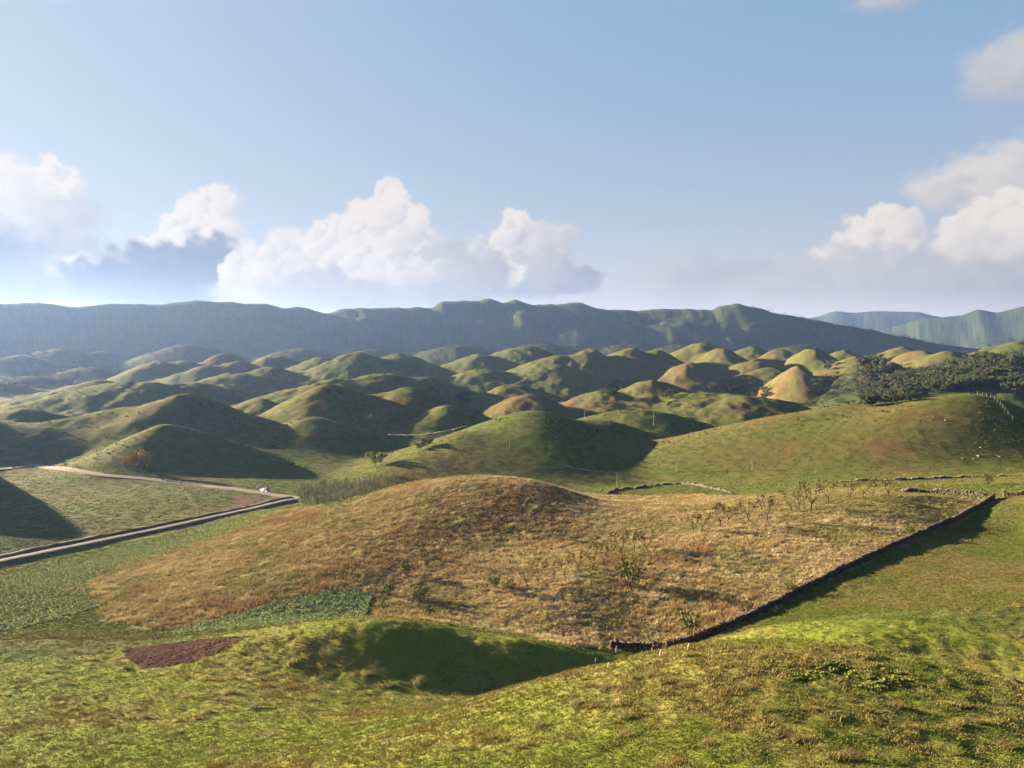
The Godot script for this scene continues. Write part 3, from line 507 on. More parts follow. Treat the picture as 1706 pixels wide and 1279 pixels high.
func build_ground() -> MeshInstance3D:
	var rows := PackedFloat32Array()
	var r := 3.0
	while r < 30.0: rows.append(r); r += 1.5
	while r < 1500.0: rows.append(r); r *= 1.0068
	while r < 4200.0: rows.append(r); r *= 1.011
	while r < 9000.0: rows.append(r); r *= 1.03
	var cols := PackedFloat32Array()
	var a := -180.0
	while a < 180.0:
		cols.append(deg_to_rad(a))
		a += 0.118 if absf(a) < 38.0 else (0.6 if absf(a) < 60.0 else 2.5)
	cols.append(deg_to_rad(180.0))
	var nr := rows.size(); var nc := cols.size()
	var v := PackedVector3Array(); v.resize(nr * nc)
	var col := PackedColorArray(); col.resize(nr * nc)
	var sn := PackedFloat32Array(); var cs := PackedFloat32Array()
	for q in cols: sn.append(sin(q)); cs.append(cos(q))
	for j in nr:
		var rr := rows[j]
		for i in nc:
			var x := sn[i] * rr; var d := cs[i] * rr
			var k := j * nc + i
			v[k] = Vector3(x, ground(x, d), -d)
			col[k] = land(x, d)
	tick("ground points %d x %d" % [nr, nc])
	var nm := PackedVector3Array(); nm.resize(nr * nc)
	for j in nr:
		var j0 := maxi(j - 1, 0) * nc; var j1 := mini(j + 1, nr - 1) * nc
		for i in nc:
			var i0 := i - 1 if i > 0 else nc - 2; var i1 := i + 1 if i < nc - 1 else 1
			nm[j * nc + i] = (v[j * nc + i1] - v[j * nc + i0]).cross(v[j1 + i] - v[j0 + i]).normalized()
	var idx := PackedInt32Array(); idx.resize((nr - 1) * (nc - 1) * 6)
	var w := 0
	for j in nr - 1:
		for i in nc - 1:
			var k := j * nc + i
			idx[w] = k; idx[w + 1] = k + nc; idx[w + 2] = k + 1
			idx[w + 3] = k + 1; idx[w + 4] = k + nc; idx[w + 5] = k + nc + 1
			w += 6
	if nm[nc * 50 + 300].y < 0.0:
		for k in nm.size(): nm[k] = -nm[k]
	var arr := []; arr.resize(Mesh.ARRAY_MAX)
	arr[Mesh.ARRAY_VERTEX] = v; arr[Mesh.ARRAY_NORMAL] = nm; arr[Mesh.ARRAY_COLOR] = col; arr[Mesh.ARRAY_INDEX] = idx
	var mesh := ArrayMesh.new(); mesh.add_surface_from_arrays(Mesh.PRIMITIVE_TRIANGLES, arr)
	var o := MeshInstance3D.new(); o.name = "ground"; o.mesh = mesh
	var m := StandardMaterial3D.new(); m.vertex_color_use_as_albedo = true; m.roughness = 1.0; m.metallic_specular = 0.1
	o.material_override = m
	o.set_meta("kind", "structure"); o.set_meta("label", "rolling grass covered hills, fields and far wooded ridges"); o.set_meta("category", "ground")
	add_child(o)
	tick("ground mesh")
	return o

# ------------------------------------------------------------------ helpers for things
var used := {}
var mats := {}
func numbered(called: String) -> String:
	used[called] = used.get(called, -1) + 1
	return called if used[called] == 0 else "%s_%03d" % [called, used[called]]

func tag(o: Node, label: String, category: String, group := "", kind := ""):
	o.set_meta("label", label); o.set_meta("category", category)
	if group: o.set_meta("group", group)
	if kind: o.set_meta("kind", kind)

func thing(called: String, where: Vector3, turn: float, label: String, category: String, group := "") -> Node3D:
	var o := Node3D.new(); o.name = numbered(called); add_child(o)
	o.position = where; o.rotation.y = turn; tag(o, label, category, group)
	return o

func part(parent: Node, called: String, mesh: Mesh, m: Material) -> MeshInstance3D:
	var o := MeshInstance3D.new(); o.name = called; o.mesh = mesh; o.material_override = m
	parent.add_child(o, true)
	return o

func paint(key: String, linear: Color, rough := 0.9, spec := 0.2, metal := 0.0) -> StandardMaterial3D:
	if not mats.has(key):
		var m := StandardMaterial3D.new(); m.albedo_color = linear.linear_to_srgb(); m.roughness = rough; m.metallic_specular = spec; m.metallic = metal
		mats[key] = m
	return mats[key]

func leafy(key: String, linear: Color, back := 0.5) -> StandardMaterial3D:
	if not mats.has(key):
		var m := StandardMaterial3D.new(); m.vertex_color_use_as_albedo = true; m.albedo_color = linear.linear_to_srgb()
		m.roughness = 0.85; m.metallic_specular = 0.15; m.cull_mode = BaseMaterial3D.CULL_DISABLED
		m.backlight_enabled = true; m.backlight = Color(back, back, back * 0.7)
		mats[key] = m
	return mats[key]

func begin() -> SurfaceTool:
	var st := SurfaceTool.new(); st.begin(Mesh.PRIMITIVE_TRIANGLES); return st

func tri(st: SurfaceTool, a: Vector3, b: Vector3, c: Vector3):
	st.add_vertex(a); st.add_vertex(b); st.add_vertex(c)

func quad(st: SurfaceTool, a: Vector3, b: Vector3, c: Vector3, d: Vector3):
	tri(st, a, b, c); tri(st, a, c, d)

func tube(st: SurfaceTool, pts: Array, radii: Array, sides := 6, caps := true):
	var rings := []
	for i in pts.size():
		var dir: Vector3 = (pts[mini(i + 1, pts.size() - 1)] - pts[maxi(i - 1, 0)]).normalized()
		var side := dir.cross(Vector3.RIGHT if absf(dir.x) < 0.8 else Vector3.BACK).normalized()
		var up := side.cross(dir)
		var ring := []
		for k in sides:
			var a := TAU * k / sides
			ring.append(pts[i] + (side * cos(a) + up * sin(a)) * radii[i])
		rings.append(ring)
	for i in pts.size() - 1:
		for k in sides:
			var k2 := (k + 1) % sides
			quad(st, rings[i][k], rings[i][k2], rings[i + 1][k2], rings[i + 1][k])
	if caps:
		for k in range(1, sides - 1):
			tri(st, rings[0][0], rings[0][k], rings[0][k + 1]); tri(st, rings[-1][0], rings[-1][k + 1], rings[-1][k])

func block(st: SurfaceTool, c: Vector3, h: Vector3, turn := 0.0, bev := 0.0, rng: RandomNumberGenerator = null, rough := 0.0):
	# a box with eight corners, each moved a little when it is a stone
	var b := Basis(Vector3.UP, turn)
	var p := []
	for k in 8:
		var s := Vector3(-1 if k & 1 == 0 else 1, -1 if k & 2 == 0 else 1, -1 if k & 4 == 0 else 1) * h
		if rng: s *= Vector3(rng.randf_range(1.0 - rough, 1.0), rng.randf_range(1.0 - rough, 1.0), rng.randf_range(1.0 - rough, 1.0))
		p.append(c + b * s)
	for f in [[0, 1, 3, 2], [4, 6, 7, 5], [0, 4, 5, 1], [2, 3, 7, 6], [0, 2, 6, 4], [1, 5, 7, 3]]:
		quad(st, p[f[0]], p[f[1]], p[f[2]], p[f[3]])

func done(st: SurfaceTool) -> ArrayMesh:
	st.generate_normals(); return st.commit()

func stone_mesh(seed_: int, flat := 0.7) -> ArrayMesh:
	var rng := RandomNumberGenerator.new(); rng.seed = seed_
	var n := FastNoiseLite.new(); noise(n, 1.1, 2, seed_)
	var sm := SphereMesh.new(); sm.radial_segments = 9; sm.rings = 6; sm.radius = 1.0; sm.height = 2.0
	var a := sm.get_mesh_arrays()
	var v: PackedVector3Array = a[Mesh.ARRAY_VERTEX]
	for i in v.size():
		var q := v[i].normalized()
		var k := 1.0 + 0.45 * n.get_noise_3dv(q * 1.3)
		q = q * k
		v[i] = Vector3(clampf(q.x, -0.85, 0.9) * 1.15, clampf(q.y, -0.7, 0.75) * flat + flat * 0.5, clampf(q.z, -0.9, 0.8))
	var st := begin()
	var idx: PackedInt32Array = a[Mesh.ARRAY_INDEX]
	for i in idx: st.set_smooth_group(-1); st.add_vertex(v[i])
	return done(st)

func smooth_line(p: Array, step: float) -> PackedVector2Array:
	var c := Curve2D.new()
	for i in p.size():
		var t: Vector2 = (p[mini(i + 1, p.size() - 1)] - p[maxi(i - 1, 0)]) / 6.0
		c.add_point(p[i], -t, t)
	c.bake_interval = step
	return c.get_baked_points()

func sweep(line: PackedVector2Array, prof: Array, wobble := 0.0) -> ArrayMesh:
	# a cross-section of (offset to the far side, height over the ground) drawn along a line on the ground
	var st := begin(); var prev := []
	for i in line.size():
		var t := (line[mini(i + 1, line.size() - 1)] - line[maxi(i - 1, 0)]).normalized()
		var side := Vector2(-t.y, t.x)
		if side.y < 0.0: side = -side
		var mid := ground(line[i].x, line[i].y, false)
		var row := []
		for q in prof:
			var o: float = q[0] + wobble * n_fine.get_noise_2d(line[i].x * 0.4 + q[0] * 3.0, line[i].y * 0.4)
			var p := line[i] + side * o
			row.append(Vector3(p.x, lerpf(ground(p.x, p.y, false), mid, 0.8) + q[1] + wobble * 0.5 * n_fine.get_noise_2d(p.x * 0.5 + 40.0, p.y * 0.5), -p.y))
		if i:
			for k in prof.size() - 1: quad(st, prev[k], prev[k + 1], row[k + 1], row[k])
		prev = row
	return done(st)

# ------------------------------------------------------------------ plants
func blade_tuft(n: int, height: float, spread: float, width: float, lean: float, seed_: int) -> ArrayMesh:
	var rng := RandomNumberGenerator.new(); rng.seed = seed_
	var st := begin(); st.set_smooth_group(-1)
	for k in n:
		var a := rng.randf() * TAU; var r := sqrt(rng.randf()) * spread
		var p := Vector3(cos(a) * r, -0.04, sin(a) * r)
		var b := rng.randf() * TAU
		var out := Vector3(cos(b), 0, sin(b)) * lean * height * rng.randf_range(0.3, 1.0)
		var h := height * rng.randf_range(0.55, 1.0)
		var w := Vector3(-sin(b + rng.randf_range(-1, 1)), 0, cos(b)) * width * rng.randf_range(0.6, 1.2)
		var m := p + Vector3(0, h * 0.6, 0) + out * 0.35; var t := p + Vector3(0, h, 0) + out
		quad(st, p - w, p + w, m + w * 0.8, m - w * 0.8); tri(st, m - w * 0.8, m + w * 0.8, t)
	return done(st)

func rosette(seed_: int) -> ArrayMesh:
	var rng := RandomNumberGenerator.new(); rng.seed = seed_
	var st := begin(); st.set_smooth_group(-1)
	for k in 8:
		var a := TAU * k / 8.0 + rng.randf_range(-0.3, 0.3); var o := Vector3(cos(a), 0, sin(a)); var s := Vector3(-sin(a), 0, cos(a)) * rng.randf_range(0.09, 0.14)
		var l := rng.randf_range(0.22, 0.34); var h := rng.randf_range(0.12, 0.3)
		var m := o * l * 0.6 + Vector3(0, h, 0); var t := o * l + Vector3(0, h * 0.8, 0)
		quad(st, o * 0.03 - s * 0.3, o * 0.03 + s * 0.3, m + s, m - s); tri(st, m - s, m + s, t)
	return done(st)

func maize_mesh(seed_: int) -> ArrayMesh:
	var rng := RandomNumberGenerator.new(); rng.seed = seed_
	var st := begin(); st.set_smooth_group(-1)
	var h := rng.randf_range(2.2, 3.0)
	tube(st, [Vector3.ZERO, Vector3(0.05, h * 0.6, 0.02), Vector3(0.08, h, 0.05)], [0.03, 0.025, 0.012], 4, false)
	for k in 9:
		var y := h * (0.15 + 0.09 * k); var a := PI * k + rng.randf_range(-0.6, 0.6); var o := Vector3(cos(a), 0, sin(a)); var s := Vector3(-sin(a), 0, cos(a)) * 0.07
		var l := rng.randf_range(0.5, 0.9)
		var p := Vector3(0.03, y, 0.02); var m := p + o * l * 0.5 + Vector3(0, 0.3, 0); var t := p + o * l + Vector3(0, rng.randf_range(-0.2, 0.25), 0)
		quad(st, p - s * 0.5, p + s * 0.5, m + s, m - s); tri(st, m - s, m + s, t)
	return done(st)

func crown_mesh(rng: RandomNumberGenerator, clumps: Array, per: int, leaf: float) -> ArrayMesh:
	# leaf-sized faces spread through clumps [centre, radius]
	var st := begin(); st.set_smooth_group(-1)
	for c in clumps:
		for k in per:
			var dir := Vector3(rng.randfn(), rng.randfn(), rng.randfn()).normalized()
			var p: Vector3 = c[0] + dir * c[1] * pow(rng.randf(), 0.45) * Vector3(1, 0.8, 1)
			var u := Vector3(rng.randfn(), rng.randfn(), rng.randfn()).normalized(); var w := u.cross(dir).normalized()
			var s := leaf * rng.randf_range(0.6, 1.3)
			var col := rng.randf_range(0.7, 1.25); st.set_color(Color(col * rng.randf_range(0.9, 1.15), col, col * 0.9))
			quad(st, p - u * s, p + w * s * 0.6, p + u * s, p - w * s * 0.6)
	return done(st)

func tree_kind(seed_: int, height: float, width: float, bare: float, per: int, leaf: float) -> Array:
	# [trunk and limbs, crown]; a tree with its foot at the origin
	var rng := RandomNumberGenerator.new(); rng.seed = seed_
	var wood := begin(); var clumps := []
	var fork := height * rng.randf_range(0.22, 0.36); var thick := height * 0.022
	var lean := Vector3(rng.randf_range(-0.12, 0.12), 0, rng.randf_range(-0.12, 0.12)) * height
	tube(wood, [Vector3(0, -0.3, 0), lean * 0.2 + Vector3(0, fork * 0.5, 0), lean * 0.5 + Vector3(0, fork, 0)], [thick * 1.5, thick * 1.1, thick * 0.9], 6)
	var limbs := rng.randi_range(4, 6)
	for k in limbs:
		var a := TAU * k / limbs + rng.randf_range(-0.5, 0.5)
		var reach := width * 0.5 * rng.randf_range(0.55, 1.0)
		var from := lean * 0.5 + Vector3(0, fork * rng.randf_range(0.75, 1.0), 0)
		var to := lean + Vector3(cos(a) * reach, height * rng.randf_range(0.68, 0.95), sin(a) * reach)
		var mid := from.lerp(to, 0.5) + Vector3(cos(a), -0.2, sin(a)) * reach * 0.25
		tube(wood, [from, mid, to], [thick * 0.7, thick * 0.42, thick * 0.12], 5, false)
		clumps.append([to, width * 0.2]); clumps.append([mid.lerp(to, 0.5), width * 0.19])
		for j in 3:
			var b := a + rng.randf_range(-1.0, 1.0); var s := mid.lerp(to, rng.randf_range(0.0, 0.7))
			var e := s + Vector3(cos(b) * width * 0.2, height * rng.randf_range(0.1, 0.24), sin(b) * width * 0.2)
			tube(wood, [s, e], [thick * 0.28, thick * 0.08], 4, false)
			clumps.append([e, width * rng.randf_range(0.12, 0.2)])
	if bare < 0.5:
		clumps.append([lean + Vector3(0, height * 0.72, 0), width * 0.34]); clumps.append([lean * 0.8 + Vector3(0, height * 0.5, 0), width * 0.34])
		for k in 7: clumps.append([lean * 0.6 + Vector3(cos(k * 0.9) * width * 0.32, height * rng.randf_range(0.3, 0.6), sin(k * 0.9) * width * 0.32), width * 0.2])
	return [done(wood), crown_mesh(rng, clumps, per, leaf)]

func bush_kind(seed_: int, height: float, width: float, per: int, leaf: float) -> Array:
	var rng := RandomNumberGenerator.new(); rng.seed = seed_
	var wood := begin(); var clumps := []
	for k in 7:
		var a := TAU * k / 7.0 + rng.randf_range(-0.4, 0.4); var reach := width * 0.5 * rng.randf_range(0.3, 0.85)
		var to := Vector3(cos(a) * reach, height * rng.randf_range(0.55, 0.9), sin(a) * reach)
		tube(wood, [Vector3(0, -0.2, 0), to * 0.5 + Vector3(0, height * 0.06, 0), to], [height * 0.018, height * 0.012, height * 0.004], 5, false)
		clumps.append([to, width * 0.2]); clumps.append([to * Vector3(0.8, 0.6, 0.8), width * 0.22])
	clumps.append([Vector3(0, height * 0.6, 0), width * 0.3])
	return [done(wood), crown_mesh(rng, clumps, per, leaf)]

func plant(kind: Array, called: String, x: float, d: float, size: float, turn: float, wood: Material, leaves: Material, label: String, category: String, group: String, stem := "trunk"):
	var o := thing(called, at(x, d, -0.05), turn, label, category, group)
	o.scale = Vector3.ONE * size
	part(o, stem, kind[0], wood); part(o, "crown", kind[1], leaves)
	return o

func scatter(called: String, mesh: Mesh, m: Material, spots: Array, label: String, category: String, parent: Node = self):
	# spots: [x, d, size, tallness, colour]
	var rng := RandomNumberGenerator.new(); rng.seed = spots.size()
	var mm := MultiMesh.new(); mm.transform_format = MultiMesh.TRANSFORM_3D; mm.use_colors = true; mm.mesh = mesh
	mm.instance_count = spots.size()
	var buf := PackedFloat32Array(); buf.resize(spots.size() * 16)
	var w := 0
	for s in spots:
		var a := rng.randf() * TAU; var k: float = s[2]; var c := cos(a) * k; var sn := sin(a) * k; var p: Color = s[4]
		buf[w] = c; buf[w + 1] = 0.0; buf[w + 2] = sn; buf[w + 3] = s[0]
		buf[w + 4] = 0.0; buf[w + 5] = s[3]; buf[w + 6] = 0.0; buf[w + 7] = ground(s[0], s[1])
		buf[w + 8] = -sn; buf[w + 9] = 0.0; buf[w + 10] = c; buf[w + 11] = -s[1]
		buf[w + 12] = p.r; buf[w + 13] = p.g; buf[w + 14] = p.b; buf[w + 15] = 1.0
		w += 16
	mm.buffer = buf
	var o := MultiMeshInstance3D.new(); o.name = numbered(called); o.multimesh = mm; o.material_override = m
	tag(o, label, category, "", "stuff"); parent.add_child(o, true)

func box_of(p: Array) -> Rect2:
	var r := Rect2(p[0], Vector2.ZERO)
	for q in p: r = r.expand(q)
	return r

func wall_side(x: float, d: float) -> float:   # metres to the east of the long wall's line
	var best := 1e9; var side := 0.0
	for i in LONG_WALL.size() - 1:
		var a: Vector2 = LONG_WALL[i]; var b: Vector2 = LONG_WALL[i + 1]
		var p := Geometry2D.get_closest_point_to_segment(Vector2(x, d), a, b)
		var q := p.distance_to(Vector2(x, d))
		if q < best: best = q; side = signf((b - a).cross(Vector2(x, d) - a))
	return best * side

func grow():
	var rng := RandomNumberGenerator.new(); rng.seed = 77
	# short turf of the near slopes
	var turf := [[], [], []]
	while turf[0].size() + turf[1].size() + turf[2].size() < 165000:
		var d := 30.0 * pow(128.0 / 30.0, pow(rng.randf(), 0.75)); var x := rng.randf_range(-0.74, 0.74) * d
		if d > 95.0 and (inside(RED_PLOT, x + rng.randf_range(-1.2, 1.2), d + rng.randf_range(-1.2, 1.2)) or inside(CABBAGE_FIELD, x, d) or inside(BROWN_HILL, x, d)): continue
		var p1 := n_patch.get_noise_2d(x, d); var p2 := n_patch.get_noise_2d(x * 5.0 + 300.0, d * 5.0); var p3 := n_patch.get_noise_2d(x * 16.0, d * 16.0 + 90.0)
		var t := clampf(0.36 + p1 * 0.9 + p2 * 0.8 + p3 * 0.7, 0.0, 1.0)
		var c := PASTURE_GREEN.lerp(PASTURE_STRAW, t) * rng.randf_range(0.9, 1.1)
		var tall := 0.75 + maxf(p3, 0.0) * 1.8 + (0.9 if t > 0.75 else 0.0)
		turf[rng.randi() % 3].append([x, d, rng.randf_range(0.7, 1.3) * (0.8 + d * 0.006), tall * rng.randf_range(0.6, 1.2), c])
	while turf[0].size() + turf[1].size() + turf[2].size() < 225000:   # the pasture east of the long wall
		var d := rng.randf_range(118.0, 240.0); var x := rng.randf_range(24.0, minf(0.74 * d, 165.0))
		if wall_side(x, d) < 1.0: continue
		var p1 := n_patch.get_noise_2d(x, d); var p2 := n_patch.get_noise_2d(x * 5.0 + 300.0, d * 5.0)
		var c := PASTURE_GREEN.lerp(PASTURE_STRAW, clampf(0.45 + p1 * 1.1 + p2 * 0.7, 0.0, 1.0)) * rng.randf_range(0.9, 1.1)
		turf[rng.randi() % 3].append([x, d, rng.randf_range(1.2, 2.2), rng.randf_range(0.6, 1.3), c])
	for k in 3: scatter("pasture_grass", blade_tuft(9, 0.17, 0.16, 0.018, 0.9, 40 + k), leafy("turf", Color.WHITE, 0.5), turf[k], ["short green and straw coloured grass on the near slopes", "tufted green pasture grass on the near slopes", "mixed yellow green grass on the near slopes"][k], "grass")
	tick("turf")
	# pasture further off
	var far := [[], []]
	while far[0].size() + far[1].size() < 115000:
		var d := 120.0 * pow(760.0 / 120.0, pow(rng.randf(), 1.1)); var x := rng.randf_range(-0.74, 0.74) * d
		if (d < 240.0 and x > 20.0 and wall_side(x, d) > 0.0) or inside(BROWN_HILL, x, d) or inside(CABBAGE_FIELD, x, d) or inside(LEFT_FIELD, x, d) or inside(ROAD_PLOT, x, d) or inside(RED_PLOT, x, d): continue
		var p1 := n_patch.get_noise_2d(x, d); var p2 := n_patch.get_noise_2d(x * 5.0 + 300.0, d * 5.0); var p3 := n_patch.get_noise_2d(x * 9.0, d * 9.0 + 90.0)
		if p3 < -0.12 and d > 220.0: continue
		var c := PASTURE_GREEN.lerp(PASTURE_STRAW, clampf(0.3 + p1 * 0.7 + p2 * 0.5, 0.0, 1.0)) * rng.randf_range(0.85, 1.15)
		far[rng.randi() % 2].append([x, d, rng.randf_range(0.8, 1.6) * (0.75 + d * 0.0018), rng.randf_range(0.45, 1.1), c])
	for k in 2: scatter("meadow_grass", blade_tuft(8, 0.3, 0.34, 0.05, 0.9, 50 + k), leafy("turf", Color.WHITE, 0.5), far[k], ["tufted pasture grass beyond the near slopes", "rough meadow grass beyond the near slopes"][k], "grass")
	tick("meadow")
	# tall dry grass of the brown hill
	var dry := [[], [], []]; var bb := box_of(BROWN_HILL)
	while dry[0].size() + dry[1].size() + dry[2].size() < 105000:
		var x := rng.randf_range(bb.position.x, bb.end.x); var d := rng.randf_range(bb.position.y, bb.end.y)
		var p2 := n_patch.get_noise_2d(x * 5.0 + 300.0, d * 5.0)
		if not inside(BROWN_HILL, x + p2 * 3.5 + rng.randf_range(-2.0, 2.0), d + p2 * 3.5 + rng.randf_range(-2.0, 2.0)) or inside(CABBAGE_FIELD, x, d): continue
		var p1 := n_patch.get_noise_2d(x * 1.1 + 50.0, d * 1.1); var p3 := n_patch.get_noise_2d(x * 12.0, d * 12.0 + 90.0); var p4 := n_patch.get_noise_2d(x * 2.2 - 400.0, d * 2.2)
		var green := clampf((x - 45.0 + p1 * 60.0) / 70.0, 0.0, 1.0) * clampf((d - 150.0 + p4 * 40.0) / 45.0, 0.0, 1.0)
		var c := Color(0.235, 0.18, 0.098).lerp(Color(0.17, 0.112, 0.06), clampf(0.15 + p1 * 1.8 + p3 * 0.5, 0.0, 1.0)).lerp(Color(0.14, 0.125, 0.052), clampf(0.1 + p4 * 2.2 + p2 * 0.8, 0.0, 0.9)).lerp(Color(0.3, 0.25, 0.155), clampf((p2 + p3 * 0.6 - 0.18) * 2.0, 0.0, 0.8))
		c = c.lerp(Color(0.125, 0.13, 0.042), green * 0.75) * rng.randf_range(1.1, 1.4)
		dry[rng.randi() % 3].append([x, d, rng.randf_range(0.7, 1.4), rng.randf_range(0.5, 1.1) * (0.85 + p1 * 0.5 + p3 * 0.6) * (1.0 - 0.4 * green), c])
	for k in 3: scatter("dry_grass", blade_tuft(10, 0.85, 0.34, 0.035, 0.7, 60 + k), leafy("straw", Color.WHITE, 0.55), dry[k], ["tall straw brown grass covering the low brown hill", "tall rust tinted grass covering the low brown hill", "tall olive and straw grass covering the low brown hill"][k], "grass")
	tick("dry grass")
	# crops
	for f in [[CABBAGE_FIELD, 9000, Color(0.17, 0.21, 0.08), "blue green leaf crop in the small field below the brown hill", 1.15], [LEFT_FIELD, 16000, Color(0.2, 0.23, 0.075), "pale green leaf crop in the long field beside the lower track", 1.2]]:
		var rows := []; var b := box_of(f[0])
		while rows.size() < f[1]:
			var x := rng.randf_range(maxf(b.position.x, -0.75 * b.end.y), b.end.x); var d := rng.randf_range(b.position.y, b.end.y)
			var p2 := n_patch.get_noise_2d(x * 5.0 + 300.0, d * 5.0); var p1 := n_patch.get_noise_2d(x * 2.0, d * 2.0)
			if not inside(f[0], x, d) or x < -0.74 * d: continue
			var c: Color = f[2].lerp(Color(0.18, 0.17, 0.06), clampf(p1 * 1.2 + p2, 0.0, 0.8) * (0.9 if f[1] > 10000 else 0.15)) * rng.randf_range(0.75, 1.25)
			rows.append([x, d, rng.randf_range(0.8, 1.3) * f[4], rng.randf_range(0.7, 1.3), c])
		scatter("leaf_crop", rosette(71), leafy("turf", Color.WHITE, 0.5), rows, f[3], "crop")
	var mz := []; var mb := box_of(MAIZE_PLOT)
	while mz.size() < 1500:
		var x := rng.randf_range(mb.position.x, mb.end.x); var d := rng.randf_range(mb.position.y, mb.end.y)
		if inside(MAIZE_PLOT, x, d): mz.append([x, d, rng.randf_range(0.9, 1.4), rng.randf_range(0.75, 1.15), Color(0.085, 0.095, 0.05) * rng.randf_range(0.7, 1.3)])
	scatter("maize_stand", maize_mesh(81), leafy("turf", Color.WHITE, 0.5), mz, "stand of tall grey green maize at the end of the road", "crop")
	var wd := []; var wb := box_of(WEED_PATCH)
	while wd.size() < 300:
		var x := rng.randf_range(wb.position.x, wb.end.x); var d := rng.randf_range(wb.position.y, wb.end.y)
		if inside(WEED_PATCH, x, d) and n_patch.get_noise_2d(x * 14.0, d * 14.0) > 0.0: wd.append([x, d, rng.randf_range(0.4, 1.0), rng.randf_range(0.25, 0.7), Color(0.12, 0.135, 0.03) * rng.randf_range(0.7, 1.3)])
	scatter("broadleaf_weeds", rosette(83), leafy("turf", Color.WHITE, 0.5), wd, "patch of broad leaved weeds in the near pasture", "weeds")
	var clod := []
	for f in [[RED_PLOT, 1500], [ROAD_PLOT, 500]]:
		var b := box_of(f[0]); var n := 0
		while n < f[1]:
			var x := rng.randf_range(b.position.x, b.end.x); var d := rng.randf_range(b.position.y, b.end.y)
			if inside(f[0], x, d): n += 1; clod.append([x, d, rng.randf_range(0.05, 0.16), rng.randf_range(0.03, 0.09), Color(0.04, 0.02, 0.014) * rng.randf_range(0.7, 1.5)])
	scatter("soil_clods", stone_mesh(530), leafy("turf", Color.WHITE, 0.5), clod, "red brown clods of turned earth on the bare plots", "soil")
	tick("crops")
	# small trees of the brown hill
	var bark := paint("bark", Color(0.04, 0.032, 0.024)); var twig := leafy("twig_leaf", Color(0.07, 0.062, 0.022), 0.4); var olive := leafy("olive_leaf", Color(0.06, 0.068, 0.018), 0.4)
	var kinds := []; var shrubs := []
	for k in 5: kinds.append(tree_kind(100 + k, 1.0, 0.8, 1.0, 9, 0.036)); shrubs.append(bush_kind(200 + k, 1.0, 1.0, 30, 0.045))
	var i := 0
	for t in SMALL_TREES:
		var turn := rng.randf() * TAU
		var lab := tree_place(t[0], t[1])
		if t[3] > 0.5: plant(shrubs[i % 5], "shrub", t[0], t[1], t[2] * 1.1, turn, bark, olive, "olive green leafy shrub " + lab, "shrub", "shrubs on the brown hill", "stems")
		else: plant(kinds[i % 5], "small_tree", t[0], t[1], t[2] * 1.15, turn, bark, twig, "thin half bare small tree " + lab, "tree", "small trees on the brown hill")
		i += 1
	i = 0
	for t in BUSHES:
		plant(shrubs[i % 5], "golden_bush", t[0], t[1], t[2] * 1.2, i * 2.0, bark, leafy("gold_leaf", Color(0.15, 0.12, 0.04), 0.6), "golden leaved bush in the clump above the upper road", "bush", "golden bushes above the road", "stems"); i += 1
	for t in LONE_TREE:
		var k := tree_kind(131, 1.0, 1.1, 0.0, 34, 0.055)
		plant(k, "lone_tree", t[0], t[1], t[2] * 1.1, 0.4, bark, leafy("lone_leaf", Color(0.12, 0.13, 0.045), 0.6), "single round crowned tree at the foot of the tall central hill", "tree", "")
	var woods := []
	for k in 5: woods.append(tree_kind(300 + k, 1.0, 1.15, 0.0, 26, 0.058))
	var dark := [leafy("wood_leaf", Color(0.046, 0.056, 0.026), 0.4), leafy("wood_leaf_b", Color(0.056, 0.06, 0.03), 0.4), leafy("wood_leaf_c", Color(0.042, 0.056, 0.03), 0.4)]
	i = 0
	for t in WOOD_TREES:
		plant(woods[i % 5], "woodland_tree", t[0], t[1], t[2] * 1.15, rng.randf() * TAU, bark, dark[i % 3], ["dark green", "grey green", "blue green"][i % 3] + " broad crowned tree in the wood behind the fenced hill", "tree", "trees of the wood on the rounded hills"); i += 1
	for t in GULLY_TREES:
		plant(woods[i % 5], "gully_tree", t[0], t[1], t[2] * 1.1, rng.randf() * TAU, bark, dark[i % 3], ["dark green", "grey green", "blue green"][i % 3] + " tree " + ("below the sunlit orange cone hill" if t[0] > 180.0 else "in the gully beside the round dome hill" if t[0] > 60.0 else "in the shaded valley behind the tall central hill"), "tree", "trees in the gullies between hills"); i += 1
	tick("trees")
	# forest on the far ridge and the wooded hills
	var fst := [[], []]
	while fst[0].size() + fst[1].size() < 16000:
		var r := rng.randf_range(900.0, 3200.0); var a := deg_to_rad(rng.randf_range(-40.0, 40.0)); var x := sin(a) * r; var d := cos(a) * r
		ground(x, d, false)
		if rng.randf() > last_wood * 1.1 or (absf(r - 3000.0) < 110.0 and a < 0.3) or n_patch.get_noise_2d(x * 0.3, d * 0.3) < -0.22: continue
		fst[rng.randi() % 2].append([x, d, rng.randf_range(6.0, 11.0), rng.randf_range(4.5, 8.0), Color(0.024, 0.032, 0.016) * rng.randf_range(0.7, 1.3)])
	for k in 2: scatter("forest", tree_kind(400 + k, 1.0, 0.9, 0.0, 2, 0.065)[1], leafy("turf", Color.WHITE, 0.3), fst[k], ["dark woodland reading as one mass on the far blue ridge", "dense dark forest on the far ridge and lower wooded hills"][k], "forest")
	tick("forest")
	# low scrub dotted over the round hills
	var scrub := []
	while scrub.size() < 2600:
		var r := rng.randf_range(380.0, 1500.0); var a := deg_to_rad(rng.randf_range(-36.0, 36.0)); var x := sin(a) * r; var d := cos(a) * r
		ground(x, d, false)
		if last_hill < 0.3 or n_patch.get_noise_2d(x * 1.5 + 70.0, d * 1.5) < 0.16: continue
		scrub.append([x, d, rng.randf_range(0.6, 2.0), rng.randf_range(0.4, 1.4), Color(0.04, 0.046, 0.02) * rng.randf_range(0.7, 1.4)])
